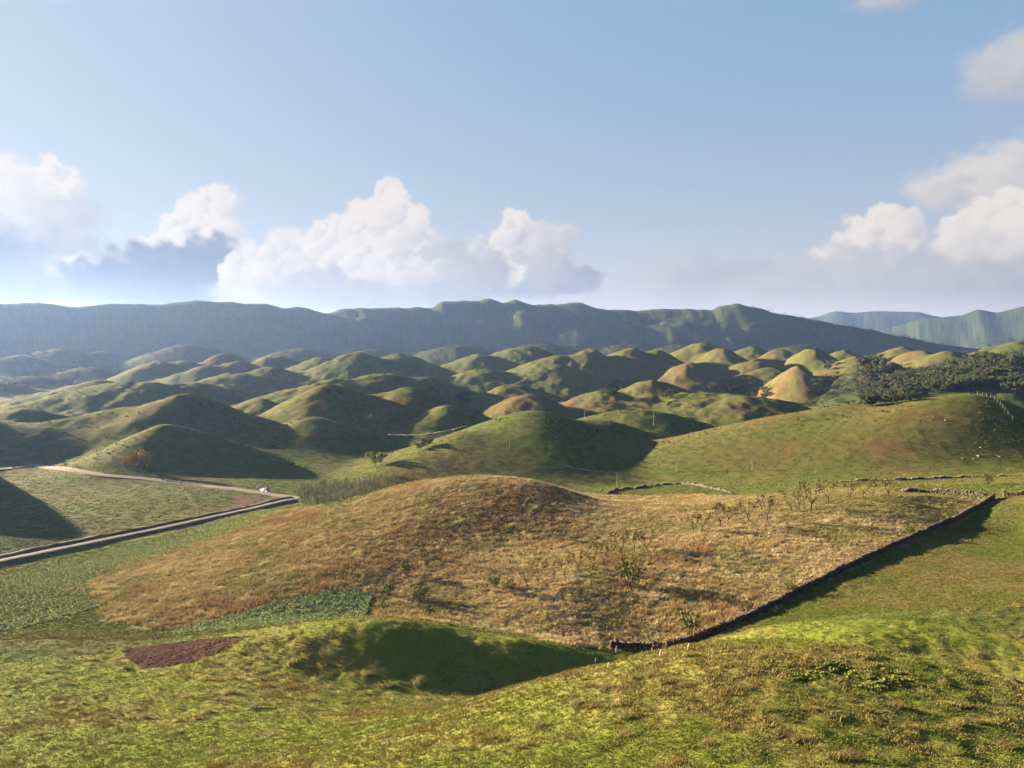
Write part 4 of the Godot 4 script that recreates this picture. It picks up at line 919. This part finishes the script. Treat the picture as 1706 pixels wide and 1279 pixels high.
	scatter("hillside_scrub", bush_kind(211, 1.0, 1.3, 5, 0.14)[1], leafy("turf", Color.WHITE, 0.5), scrub, "low dark scrub dotted over the round grassy hills", "scrub")
	# tussocks
	var tus := []
	for k in 4: tus.append(blade_tuft(130, 1.0, 0.46, 0.02, 0.9, 90 + k))
	i = 0
	for t in TUSSOCKS:
		var o := MeshInstance3D.new(); o.name = numbered("grass_tussock"); o.mesh = tus[i % 4]; o.material_override = paint_tussock(i % 3)
		o.position = at(t[0], t[1]); o.scale = Vector3(1.9, 0.9, 1.5) * t[2] * 0.85; o.rotation.y = i * 1.7
		tag(o, ["straw coloured", "brownish", "olive"][i % 3] + " grass tussock standing " + ("on the slope below the red soil plot" if t[0] < -8.0 else "beside the broad leaved weed patch" if inside(WEED_PATCH, t[0] - 4.0, t[1]) or inside(WEED_PATCH, t[0] + 4.0, t[1]) or inside(WEED_PATCH, t[0], t[1] + 5.0) else "on the near slope above the wall corner"), "tussock", "grass tussocks on the near slopes"); add_child(o); i += 1
	for t in STALKS:
		var st := begin()
		tube(st, [Vector3(0, -0.05, 0), Vector3(0.02, t[2] * 0.6, 0), Vector3(0.05, t[2], 0.02)], [0.02, 0.018, 0.012], 5)
		tube(st, [Vector3(0.02, t[2] * 0.6, 0), Vector3(0.12, t[2] * 0.8, 0.05)], [0.012, 0.008], 4)
		var o := MeshInstance3D.new(); o.name = numbered("dry_stalk"); o.mesh = done(st); o.material_override = bark
		o.position = at(t[0], t[1]); tag(o, "thin dark dry weed stalk standing in the near pasture", "stalk", "dry stalks in the near pasture"); add_child(o)
	tick("tussocks")

func paint_tussock(k: int) -> StandardMaterial3D:
	var m := leafy("tussock%d" % k, [Color(0.105, 0.085, 0.026), Color(0.085, 0.06, 0.024), Color(0.075, 0.078, 0.02)][k], 0.45)
	m.vertex_color_use_as_albedo = false
	return m

func tree_place(x: float, d: float) -> String:
	if d > 195.0: return "in the row along the top of the brown hill"
	if wall_side(x, d) > -14.0: return "beside the long dark stone wall"
	return "in the line of growth crossing the brown hill"

# ------------------------------------------------------------------ things people made
func stone_wall(line_: Array, high: float, wide: float, stone: Color, label: String, broken: float, seed_: int):
	var rng := RandomNumberGenerator.new(); rng.seed = seed_
	var line := smooth_line(line_, 0.42)
	var o := thing("stone_wall", Vector3.ZERO, 0.0, label, "wall")
	var st := [begin(), begin(), begin()]
	for i in line.size() - 1:
		var t := (line[i + 1] - line[i]).normalized(); var side := Vector2(-t.y, t.x); var turn := atan2(t.y, t.x)
		var hh := high * (1.0 - broken * clampf(0.5 + n_fine.get_noise_2d(line[i].x * 0.5, line[i].y * 0.5) * 1.6, 0.0, 1.0))
		var g := ground(line[i].x, line[i].y)
		var y := -0.15
		while y < hh:
			var s := rng.randf_range(0.2, 0.34)
			for k in [-1, 1]:
				if rng.randf() < broken * 0.35 and y > 0.2: continue
				var p: Vector2 = line[i] + side * k * wide * rng.randf_range(0.2, 0.3) + t * rng.randf_range(-0.08, 0.08)
				block(st[rng.randi() % 3], Vector3(p.x, g + y + s * 0.5, -p.y), Vector3(rng.randf_range(0.2, 0.3), s * 0.55, wide * rng.randf_range(0.24, 0.34)), turn + rng.randf_range(-0.2, 0.2), 0.0, rng, 0.3)
			y += s
		if broken > 0.3 and rng.randf() < 0.5:
			var p: Vector2 = line[i] + side * rng.randf_range(-1.6, 1.6)
			block(st[0], Vector3(p.x, ground(p.x, p.y) + 0.1, -p.y), Vector3(1, 0.7, 0.8) * rng.randf_range(0.15, 0.34), rng.randf() * 6.0, 0.0, rng, 0.4)
	for k in 3:
		var c: Color = stone * [0.8, 1.0, 1.25][k]
		var q := part(o, "stones", done(st[k]), paint("stone%d_%d" % [seed_, k], Color(c.r, c.g, c.b)))
		q.set_meta("kind", "stuff")

func post_row(called: String, spots: Array, tone: Color, label: String, wires: int, thick: float):
	var p0 := at(spots[0][0], spots[0][1])
	var o := thing(called, p0, 0.0, label, "fence")
	var tops := []
	for s in spots:
		var q := at(s[0], s[1]) - p0; var h: float = s[2]
		var st := begin(); var b := n_fine.get_noise_2d(s[0] * 7.0, s[1] * 7.0) * 0.12
		tube(st, [q + Vector3(0, -0.3, 0), q + Vector3(b, h * 0.6, 0), q + Vector3(b * 1.6, h, 0.02)], [thick, thick * 0.95, thick * 0.85], 6)
		part(o, "post", done(st), paint(called + "_post", tone)); tops.append([q, h])
	for w in wires:
		var st := begin()
		for i in tops.size() - 1:
			var f := 0.9 - 0.35 * w
			tube(st, [tops[i][0] + Vector3(0, tops[i][1] * f, 0), tops[i + 1][0] + Vector3(0, tops[i + 1][1] * f, 0)], [0.012, 0.012], 3, false)
		part(o, "wire", done(st), paint("wire", Color(0.06, 0.06, 0.06), 0.7, 0.3))

func power_pole(x: float, d: float, h: float, turn: float, label: String) -> Array:
	var o := thing("power_pole", at(x, d), turn, label, "power pole", "power poles across the hills")
	var wood := paint("pole", Color(0.12, 0.11, 0.1))
	var st := begin(); tube(st, [Vector3(0, -0.5, 0), Vector3(0.02, h * 0.5, 0), Vector3(0, h, 0)], [0.17, 0.14, 0.11], 8); part(o, "post", done(st), wood)
	var ends := []
	for k in 2:
		var y := h - 0.35 - k * 0.9
		st = begin(); block(st, Vector3(0, y, 0.13), Vector3(0.7, 0.06, 0.05)); part(o, "crossarm", done(st), wood)
		for s in [-0.5, 0.5]:
			st = begin(); tube(st, [Vector3(s, y + 0.06, 0.13), Vector3(s, y + 0.14, 0.13), Vector3(s, y + 0.16, 0.13), Vector3(s, y + 0.26, 0.13)], [0.03, 0.03, 0.07, 0.04], 8)
			part(o, "insulator", done(st), paint("insulator", Color(0.2, 0.19, 0.18), 0.3, 0.5))
			if k == 0: ends.append(o.transform * Vector3(s, y + 0.27, 0.13))
	return ends

func cable(a: Vector3, b: Vector3, sag: float, label: String):
	var pts := []; var rad := []
	for k in 25:
		var t := k / 24.0
		pts.append(a.lerp(b, t) - Vector3(0, sag * 4.0 * t * (1.0 - t), 0)); rad.append(0.014)
	var st := begin(); tube(st, pts, rad, 4, false)
	var o := MeshInstance3D.new(); o.name = numbered("power_line"); o.mesh = done(st); o.material_override = paint("cable", Color(0.06, 0.06, 0.06), 0.4, 0.5)
	tag(o, label, "cable", "overhead power lines"); add_child(o)

func car(where: Vector3, turn: float):
	var o := thing("parked_car", where, turn, "silver white car standing on the upper road near its end", "car")
	var body := paint("car_paint", Color(0.3, 0.31, 0.33), 0.35, 0.5); var glass := paint("car_glass", Color(0.02, 0.025, 0.03), 0.08, 0.6); var tyre := paint("tyre", Color(0.02, 0.02, 0.02))
	var low := [[-2.15, 0.35], [-2.2, 0.62], [-2.12, 0.86], [-1.55, 0.95], [-0.8, 1.0], [0.9, 1.0], [1.75, 0.92], [2.1, 0.78], [2.18, 0.5], [2.1, 0.3]]
	var st := begin(); slab(st, low, 0.86, 0.8); part(o, "body", done(st), body)
	var top := [[-1.6, 0.95], [-1.15, 1.38], [-0.9, 1.47], [0.15, 1.48], [0.45, 1.4], [1.1, 0.99]]
	st = begin(); slab(st, top, 0.78, 0.62); part(o, "cabin", done(st), body)
	for s in [-1.0, 1.0]:
		for w in [[[-1.35, 1.03], [-1.0, 1.36], [-0.5, 1.38], [-0.5, 1.03]], [[-0.42, 1.03], [-0.42, 1.38], [0.2, 1.38], [0.8, 1.03]]]:
			st = begin(); var p := []
			for q in w: p.append(Vector3(q[0], q[1], s * (0.795 - (q[1] - 0.95) * 0.27)))
			quad(st, p[0], p[1], p[2], p[3]); part(o, "side_window", done(st), glass)
		for x in [-1.35, 1.35]:
			var wh := Node3D.new(); wh.name = "wheel"; wh.position = Vector3(x, 0.32, s * 0.78); o.add_child(wh, true)
			st = begin(); tube(st, [Vector3(0, 0, -0.1), Vector3(0, 0, -0.08), Vector3(0, 0, 0.08), Vector3(0, 0, 0.1)], [0.27, 0.32, 0.32, 0.27], 16); part(wh, "tyre", done(st), tyre)
			st = begin(); tube(st, [Vector3(0, 0, -0.112), Vector3(0, 0, 0.112)], [0.19, 0.19], 12); part(wh, "rim", done(st), paint("rim", Color(0.2, 0.2, 0.21), 0.35, 0.5, 0.7))
		st = begin(); block(st, Vector3(2.1, 0.72, s * 0.6), Vector3(0.08, 0.08, 0.18)); part(o, "headlight", done(st), paint("headlight", Color(0.35, 0.35, 0.36), 0.1, 0.5))
		st = begin(); block(st, Vector3(-2.14, 0.76, s * 0.65), Vector3(0.06, 0.1, 0.13)); part(o, "tail_light", done(st), paint("tail", Color(0.3, 0.02, 0.02), 0.2, 0.5))
		st = begin(); block(st, Vector3(0.75, 1.05, s * 0.95), Vector3(0.07, 0.07, 0.1)); part(o, "wing_mirror", done(st), body)
	st = begin(); quad(st, Vector3(0.52, 1.38, -0.6), Vector3(0.52, 1.38, 0.6), Vector3(1.1, 1.01, 0.7), Vector3(1.1, 1.01, -0.7)); part(o, "windscreen", done(st), glass)
	st = begin(); quad(st, Vector3(-1.2, 1.36, -0.58), Vector3(-1.2, 1.36, 0.58), Vector3(-1.61, 0.99, 0.68), Vector3(-1.61, 0.99, -0.68)); part(o, "rear_window", done(st), glass)

func slab(st: SurfaceTool, outline: Array, half_low: float, half_top: float):
	# a side outline pulled across, narrower towards the top, with rounded flanks
	var y0 := 9.0; var y1 := -9.0; var cx := 0.0
	for q in outline: y0 = minf(y0, q[1]); y1 = maxf(y1, q[1]); cx += q[0] / outline.size()
	var rings := []
	for k in [-1.0, -0.93, 0.93, 1.0]:
		var ring := []
		for q in outline:
			var w := lerpf(half_low, half_top, (q[1] - y0) / (y1 - y0)); var e: float = 0.96 if absf(k) > 0.95 else 1.0
			ring.append(Vector3(cx + (q[0] - cx) * e, (y0 + y1) * 0.5 + (q[1] - (y0 + y1) * 0.5) * e, w * k))
		rings.append(ring)
	var n := outline.size()
	for i in 3:
		for k in n: quad(st, rings[i][k], rings[i][(k + 1) % n], rings[i + 1][(k + 1) % n], rings[i + 1][k])
	for k in range(1, n - 1): tri(st, rings[0][0], rings[0][k + 1], rings[0][k]); tri(st, rings[3][0], rings[3][k], rings[3][k + 1])

# a figure: bones with a radius at each end, joined smoothly and meshed as surface nets
func nets(bones: Array, lo: Vector3, hi: Vector3, cell: float, blend: float) -> ArrayMesh:
	var n := Vector3i(((hi - lo) / cell).ceil()) + Vector3i.ONE
	var f := PackedFloat32Array(); f.resize(n.x * n.y * n.z)
	for z in n.z:
		for y in n.y:
			for x in n.x:
				var p := lo + Vector3(x, y, z) * cell; var s := 9.0
				for b in bones:
					var ab: Vector3 = b[1] - b[0]; var t := clampf((p - b[0]).dot(ab) / maxf(ab.length_squared(), 1e-6), 0.0, 1.0)
					var q: float = (p - b[0] - ab * t).length() - lerpf(b[2], b[3], t)
					var h := clampf(0.5 + 0.5 * (s - q) / blend, 0.0, 1.0); s = lerpf(s, q, h) - blend * h * (1.0 - h)
				f[(z * n.y + y) * n.x + x] = s
	var at_ := {}; var v := PackedVector3Array(); var st := begin()
	var step := [1, n.x, n.x * n.y]
	for z in n.z - 1:
		for y in n.y - 1:
			for x in n.x - 1:
				var k := (z * n.y + y) * n.x + x; var sum := Vector3.ZERO; var c := 0
				for e in [[0, 1], [0, 2], [0, 4], [1, 3], [1, 5], [2, 3], [2, 6], [3, 7], [4, 5], [4, 6], [5, 7], [6, 7]]:
					var a := Vector3(e[0] & 1, (e[0] >> 1) & 1, e[0] >> 2); var b := Vector3(e[1] & 1, (e[1] >> 1) & 1, e[1] >> 2)
					var fa := f[k + int(a.x) + int(a.y) * step[1] + int(a.z) * step[2]]; var fb := f[k + int(b.x) + int(b.y) * step[1] + int(b.z) * step[2]]
					if (fa < 0.0) != (fb < 0.0): sum += a.lerp(b, fa / (fa - fb)); c += 1
				if c: at_[k] = v.size(); v.append(lo + (Vector3(x, y, z) + sum / c) * cell)
	for z in range(1, n.z - 1):
		for y in range(1, n.y - 1):
			for x in range(1, n.x - 1):
				var k := (z * n.y + y) * n.x + x
				for axis in 3:
					if (f[k] < 0.0) == (f[k + step[axis]] < 0.0): continue
					var u: int = step[(axis + 1) % 3]; var w: int = step[(axis + 2) % 3]
					var q := [v[at_[k]], v[at_[k - u]], v[at_[k - u - w]], v[at_[k - w]]]
					if f[k] < 0.0: quad(st, q[0], q[3], q[2], q[1])
					else: quad(st, q[0], q[1], q[2], q[3])
	st.index(); st.generate_normals(); return st.commit()

func people():
	var B := [[Vector3(0, 1.58, 0), Vector3(0, 1.66, 0.01), 0.085, 0.095], [Vector3(0, 1.4, 0), Vector3(0, 1.56, 0), 0.055, 0.05], [Vector3(0, 1.0, 0), Vector3(0, 1.36, 0), 0.13, 0.13], [Vector3(-0.17, 1.4, 0), Vector3(0.17, 1.4, 0), 0.06, 0.06]]
	var legs := []; var arms := []; var sleeves := []
	for s in [-1.0, 1.0]:
		B.append([Vector3(s * 0.09, 0.95, 0), Vector3(s * 0.11, 0.5, 0.02), 0.085, 0.06]); B.append([Vector3(s * 0.11, 0.5, 0.02), Vector3(s * 0.12, 0.08, -0.02), 0.055, 0.04])
		B.append([Vector3(s * 0.12, 0.05, -0.03), Vector3(s * 0.14, 0.04, 0.16), 0.045, 0.035])
		B.append([Vector3(s * 0.2, 1.39, 0), Vector3(s * 0.26, 1.1, 0.0), 0.05, 0.04]); B.append([Vector3(s * 0.26, 1.1, 0), Vector3(s * 0.25, 0.85, 0.1), 0.04, 0.03])
		B.append([Vector3(s * 0.25, 0.85, 0.1), Vector3(s * 0.245, 0.74, 0.13), 0.035, 0.025])
		for q in 4: B.append([Vector3(s * 0.245, 0.76, 0.115 + q * 0.014), Vector3(s * 0.24, 0.67 + absf(q - 1.5) * 0.01, 0.13 + q * 0.016), 0.011, 0.009])
		B.append([Vector3(s * 0.235, 0.82, 0.125), Vector3(s * 0.215, 0.75, 0.165), 0.013, 0.01])
		legs.append([Vector3(s * 0.09, 0.97, 0), Vector3(s * 0.11, 0.5, 0.02), 0.105, 0.08]); legs.append([Vector3(s * 0.11, 0.5, 0.02), Vector3(s * 0.12, 0.1, -0.02), 0.08, 0.07])
		sleeves.append([Vector3(s * 0.19, 1.39, 0), Vector3(s * 0.26, 1.1, 0), 0.07, 0.06]); sleeves.append([Vector3(s * 0.26, 1.1, 0), Vector3(s * 0.25, 0.9, 0.08), 0.058, 0.05])
	var body := nets(B, Vector3(-0.34, -0.02, -0.2), Vector3(0.34, 1.8, 0.26), 0.035, 0.04)
	var trousers := nets(legs, Vector3(-0.34, 0.0, -0.2), Vector3(0.34, 1.12, 0.26), 0.035, 0.05)
	var shirt := nets(sleeves + [[Vector3(0, 0.98, 0), Vector3(0, 1.34, 0), 0.155, 0.155], [Vector3(-0.16, 1.39, 0), Vector3(0.16, 1.39, 0), 0.078, 0.078]], Vector3(-0.38, 0.75, -0.24), Vector3(0.38, 1.55, 0.26), 0.035, 0.06)
	var hair := nets([[Vector3(0, 1.63, -0.02), Vector3(0, 1.69, -0.005), 0.09, 0.1]], Vector3(-0.2, 1.45, -0.2), Vector3(0.2, 1.85, 0.2), 0.03, 0.03)
	var who := [[Color(0.7, 0.7, 0.68), Color(0.05, 0.06, 0.09), "person in a white top standing on the road behind the car", 0.6], [Color(0.1, 0.1, 0.11), Color(0.04, 0.04, 0.05), "person in dark clothes standing beyond the car", 2.0], [Color(0.35, 0.05, 0.04), Color(0.05, 0.05, 0.06), "person in a dark red top walking on the upper road", 1.2]]
	for k in 3:
		var o := thing("person", at(PEOPLE[k][0], PEOPLE[k][1], 0.16 if k != 1 else 0.0), who[k][3], who[k][2], "person", "people on the upper road")
		part(o, "body", body, paint("skin", Color(0.4, 0.24, 0.17), 0.6)); part(o, "trousers", trousers, paint("trousers%d" % k, who[k][1])); part(o, "top", shirt, paint("top%d" % k, who[k][0])); part(o, "hair", hair, paint("hair", Color(0.015, 0.012, 0.01)))

func road(line_: Array, wide: float, lift: float, called: String, label: String, surface: Color):
	var line := smooth_line(line_, 3.0); var h := wide * 0.5
	var o := MeshInstance3D.new(); o.name = called; o.mesh = sweep(line, [[-h, lift - 0.05], [-h * 0.6, lift + 0.02], [0.0, lift + 0.05], [h * 0.6, lift + 0.02], [h, lift - 0.05]], 0.12)
	o.material_override = speckled(called, surface, 0.35); tag(o, label, "road", "", "structure"); add_child(o)
	var e := MeshInstance3D.new(); e.name = called + "_bank"
	e.mesh = sweep(line, [[-h - lift * 1.1 - 0.8, -0.7], [-h - lift * 0.45 - 0.25, lift * 0.55], [-h - 0.2, lift - 0.06], [h + 0.2, lift - 0.08], [h + lift * 0.6 + 0.5, lift * 0.4], [h + lift + 0.9, -0.7]], 0.3)
	e.material_override = speckled(called + "_earth", Color(0.07, 0.052, 0.036), 0.5); tag(e, "dark earth bank carrying the " + label, "bank", "", "structure"); add_child(e)

func speckled(key: String, linear: Color, amount: float) -> StandardMaterial3D:
	var m := paint(key, Color.WHITE)
	m.uv1_triplanar = true; m.uv1_world_triplanar = true; m.uv1_scale = Vector3.ONE * 0.11
	var n := FastNoiseLite.new(); noise(n, 0.03, 5, key.hash() % 999)
	var t := NoiseTexture2D.new(); t.width = 256; t.height = 256; t.seamless = true; t.noise = n
	var g := Gradient.new(); var a := linear * (1.0 - amount); var b := linear * (1.0 + amount)
	g.set_color(0, Color(a.r, a.g, a.b).linear_to_srgb()); g.set_color(1, Color(b.r, b.g, b.b).linear_to_srgb()); t.color_ramp = g
	m.albedo_texture = t; m.albedo_color = Color.WHITE
	return m

func make_things():
	road(LOWER_ROAD, 2.7, 1.0, "lower_road", "pale gravel track below the brown hill", Color(0.1, 0.09, 0.074))
	road(UPPER_ROAD, 5.0, 0.16, "upper_road", "pale road curving across the valley floor", Color(0.13, 0.117, 0.095))
	var berm := MeshInstance3D.new(); berm.name = "earth_berm"
	var off := []
	for p in LOWER_ROAD: off.append(p + Vector2(-2.2, 5.6))
	berm.mesh = sweep(smooth_line(off, 3.0), [[-1.6, -0.5], [-0.9, 0.7], [0.2, 1.25], [2.2, 0.9], [5.0, -0.6]], 0.5); berm.material_override = speckled("berm", Color(0.06, 0.05, 0.034), 0.5)
	tag(berm, "dark bare earth bank along the far side of the gravel track", "bank", "", "structure"); add_child(berm)
	stone_wall(LONG_WALL, 1.25, 0.55, Color(0.055, 0.045, 0.037), "long dark dry stone wall climbing beside the brown hill", 0.12, 1)
	stone_wall(CORNER_WALL, 1.1, 0.6, Color(0.06, 0.05, 0.042), "short dark stone wall at the bottom corner of the brown hill", 0.25, 2)
	stone_wall(HILL_FOOT_WALL, 0.8, 0.8, Color(0.085, 0.075, 0.058), "pale broken stone wall curving at the foot of the big green slope", 0.8, 3)
	stone_wall(FAR_WALL, 0.8, 0.8, Color(0.085, 0.077, 0.06), "pale low stone wall along the foot of the fenced hill", 0.75, 4)
	stone_wall(RUBBLE_LINE, 0.9, 1.0, Color(0.08, 0.066, 0.054), "line of rubble stones behind the top of the long wall", 0.7, 5)
	stone_wall(FIELD_WALL, 1.1, 0.8, Color(0.06, 0.05, 0.04), "low dark stone wall running on from the top of the long wall", 0.4, 6)
	tick("walls and roads")
	var ends := []
	var say := ["lone wooden power pole standing on the big green slope", "power pole at the edge of the big green slope", "power pole in the dark hollow between two hills", "power pole on the shoulder of the tall central hill", "power pole on the long left flank of the tall central hill", "power pole in the gap behind the tall central hill", "power pole on the sunlit low hill behind the tall one", "far power pole in the shaded valley left of the tall hill"]
	for k in POLES.size(): ends.append(power_pole(POLES[k][0], POLES[k][1], clampf(POLES[k][2], 6.5, 11.0), 0.5, say[k]))
	for l in [[3, 2, 5.0], [2, 1, 2.0], [1, 0, 1.5], [7, 4, 2.0]]:
		for s in 2: cable(ends[l[0]][s], ends[l[1]][s], l[2], ["overhead line sagging across the dark flank of the central hill", "overhead line rising from the hollow to the big green slope", "overhead line along the top of the big green slope", "overhead line crossing the shaded valley left of the central hill"][[3, 2, 1, 7].find(l[0])])
	post_row("concrete_post_fence", HILLTOP_POSTS, Color(0.13, 0.125, 0.11), "row of pale concrete fence posts over the right hilltop", 2, 0.065)
	post_row("roadside_fence", ROAD_POSTS, Color(0.08, 0.07, 0.06), "short row of dark posts on the edge of the upper road", 0, 0.08)
	post_row("pasture_fence", PASTURE_POSTS, Color(0.07, 0.06, 0.05), "wooden post fence down the pasture between the two roads", 2, 0.07)
	for k in STAKES.size():
		var st := begin(); var h: float = STAKES[k][2]
		tube(st, [Vector3(0, -0.3, 0), Vector3(0.03, h * 0.5, 0), Vector3(0.08, h, 0.02)], [0.07, 0.065, 0.05], 6)
		var o := MeshInstance3D.new(); o.name = numbered("wooden_stake"); o.mesh = done(st); o.material_override = paint("stake", Color(0.3, 0.26, 0.2))
		o.position = at(STAKES[k][0], STAKES[k][1]); tag(o, "pale wooden stake near the bottom corner of the stone wall", "stake", "stakes by the wall corner"); add_child(o)
	var stones := []
	for k in 5: stones.append(stone_mesh(500 + k))
	for k in WHITE_ROCKS.size():
		var t = WHITE_ROCKS[k]; var o := MeshInstance3D.new(); o.name = numbered("limestone_rock"); o.mesh = stones[k % 5]; o.material_override = speckled("limestone", Color(0.13, 0.12, 0.1), 0.25)
		o.position = at(t[0], t[1], -0.1); o.scale = Vector3.ONE * t[2] * 0.36; o.rotation.y = k * 1.3
		tag(o, "small pale limestone rock " + ("lying on the flank of the fenced hill" if t[1] > 300.0 and t[0] > 0.0 else "beside the lower track in the valley" if t[0] < -40.0 and t[1] > 200.0 else "lying by the rubble at the top of the long wall" if t[1] > 180.0 else "lying in the dry grass of the brown hill" if wall_side(t[0], t[1]) < 0.0 else "lying in the pasture east of the long wall"), "rock", "pale rocks in the grass"); add_child(o)
	var bo := MeshInstance3D.new(); bo.name = "dark_boulder"; bo.mesh = stone_mesh(520, 0.8); bo.material_override = speckled("dark_rock", Color(0.05, 0.035, 0.03), 0.4)
	bo.position = at(BOULDER[0][0], BOULDER[0][1], -0.1); bo.scale = Vector3(1.3, 1.0, 0.9) * BOULDER[0][2] * 0.5; tag(bo, "dark brown boulder at the edge of the near slope", "rock"); add_child(bo)
	var c = CAR[0]; var dir: Vector2 = UPPER_ROAD[-2] - UPPER_ROAD[-1]
	car(at(c[0], c[1], 0.17), atan2(dir.y, dir.x))
	people()
	mast()
	tick("things")

func mast():
	var p: Vector2 = MAST[0]; var o := thing("radio_mast", at(p.x, p.y, -1.0), 0.3, "thin lattice radio mast on top of the blue ridge", "mast")
	var m := paint("mast", Color(0.2, 0.2, 0.21), 0.6); var h := 26.0
	for k in 4:
		var a := TAU * k / 4.0; var st := begin(); tube(st, [Vector3(cos(a) * 1.5, -2, sin(a) * 1.5), Vector3(cos(a) * 0.4, h, sin(a) * 0.4)], [0.22, 0.16], 5); part(o, "leg", done(st), m)
	for j in 6:
		var st := begin()
		for k in 4:
			var a := TAU * k / 4.0; var b := TAU * (k + 1) / 4.0; var r := lerpf(1.5, 0.4, j / 6.0); var r2 := lerpf(1.5, 0.4, (j + 1) / 6.0)
			tube(st, [Vector3(cos(a) * r, h * j / 6.0, sin(a) * r), Vector3(cos(b) * r2, h * (j + 1) / 6.0, sin(b) * r2)], [0.1, 0.1], 4)
		part(o, "brace", done(st), m)
	var st := begin(); tube(st, [Vector3(0, h - 1.0, 0), Vector3(0, h + 6.0, 0)], [0.12, 0.06], 5); part(o, "antenna", done(st), m)

func _ready():
	clock = Time.get_ticks_msec()
	var cam := Camera3D.new(); cam.name = "camera"
	cam.position = Vector3(0, EYE, 0); cam.rotation = Vector3(-atan(74.5 / 1280.0), 0, 0)
	cam.fov = rad_to_deg(2.0 * atan(639.5 / 1280.0)); cam.near = 0.1; cam.far = 60000.0
	add_child(cam); cam.current = true
	var env := Environment.new()
	env.tonemap_mode = Environment.TONE_MAPPER_LINEAR
	env.tonemap_exposure = 9.8
	env.background_mode = Environment.BG_SKY
	env.background_energy_multiplier = 0.86 / 9.8
	env.sdfgi_enabled = true; env.ssao_enabled = true; env.ssil_enabled = true
	env.volumetric_fog_enabled = true; env.volumetric_fog_density = 0.000038; env.volumetric_fog_anisotropy = 0.44
	env.volumetric_fog_albedo = Color(0.58, 0.72, 1.0)
	var sun := DirectionalLight3D.new(); sun.name = "sun"
	sun.light_energy = 1.6; sun.light_angular_distance = 0.5; sun.light_color = Color(1.0, 0.90, 0.74); sun.shadow_enabled = true
	sun.rotation = Vector3(deg_to_rad(-SUN_EL), deg_to_rad(180.0 + SUN_AZ), 0)
	add_child(sun)
	noise(n_hill, 0.07, 2, 3); noise(n_mid, 0.035, 3, 7); noise(n_fine, 0.3, 2, 9); noise(n_patch, 0.02, 3, 17); noise(n_spur, 0.0022, 4, 31)
	var sky := Sky.new(); var pano := PanoramaSkyMaterial.new()
	pano.panorama = ImageTexture.create_from_image(make_sky())
	sky.sky_material = pano; env.sky = sky; env.sky_rotation = Vector3(0, PI, 0)
	var we := WorldEnvironment.new(); we.name = "world_environment"; we.environment = env; add_child(we)
	tick("sky")
	solve_survey(); sort_hills()
	tick("survey")
	build_ground()
	make_things()
	grow()
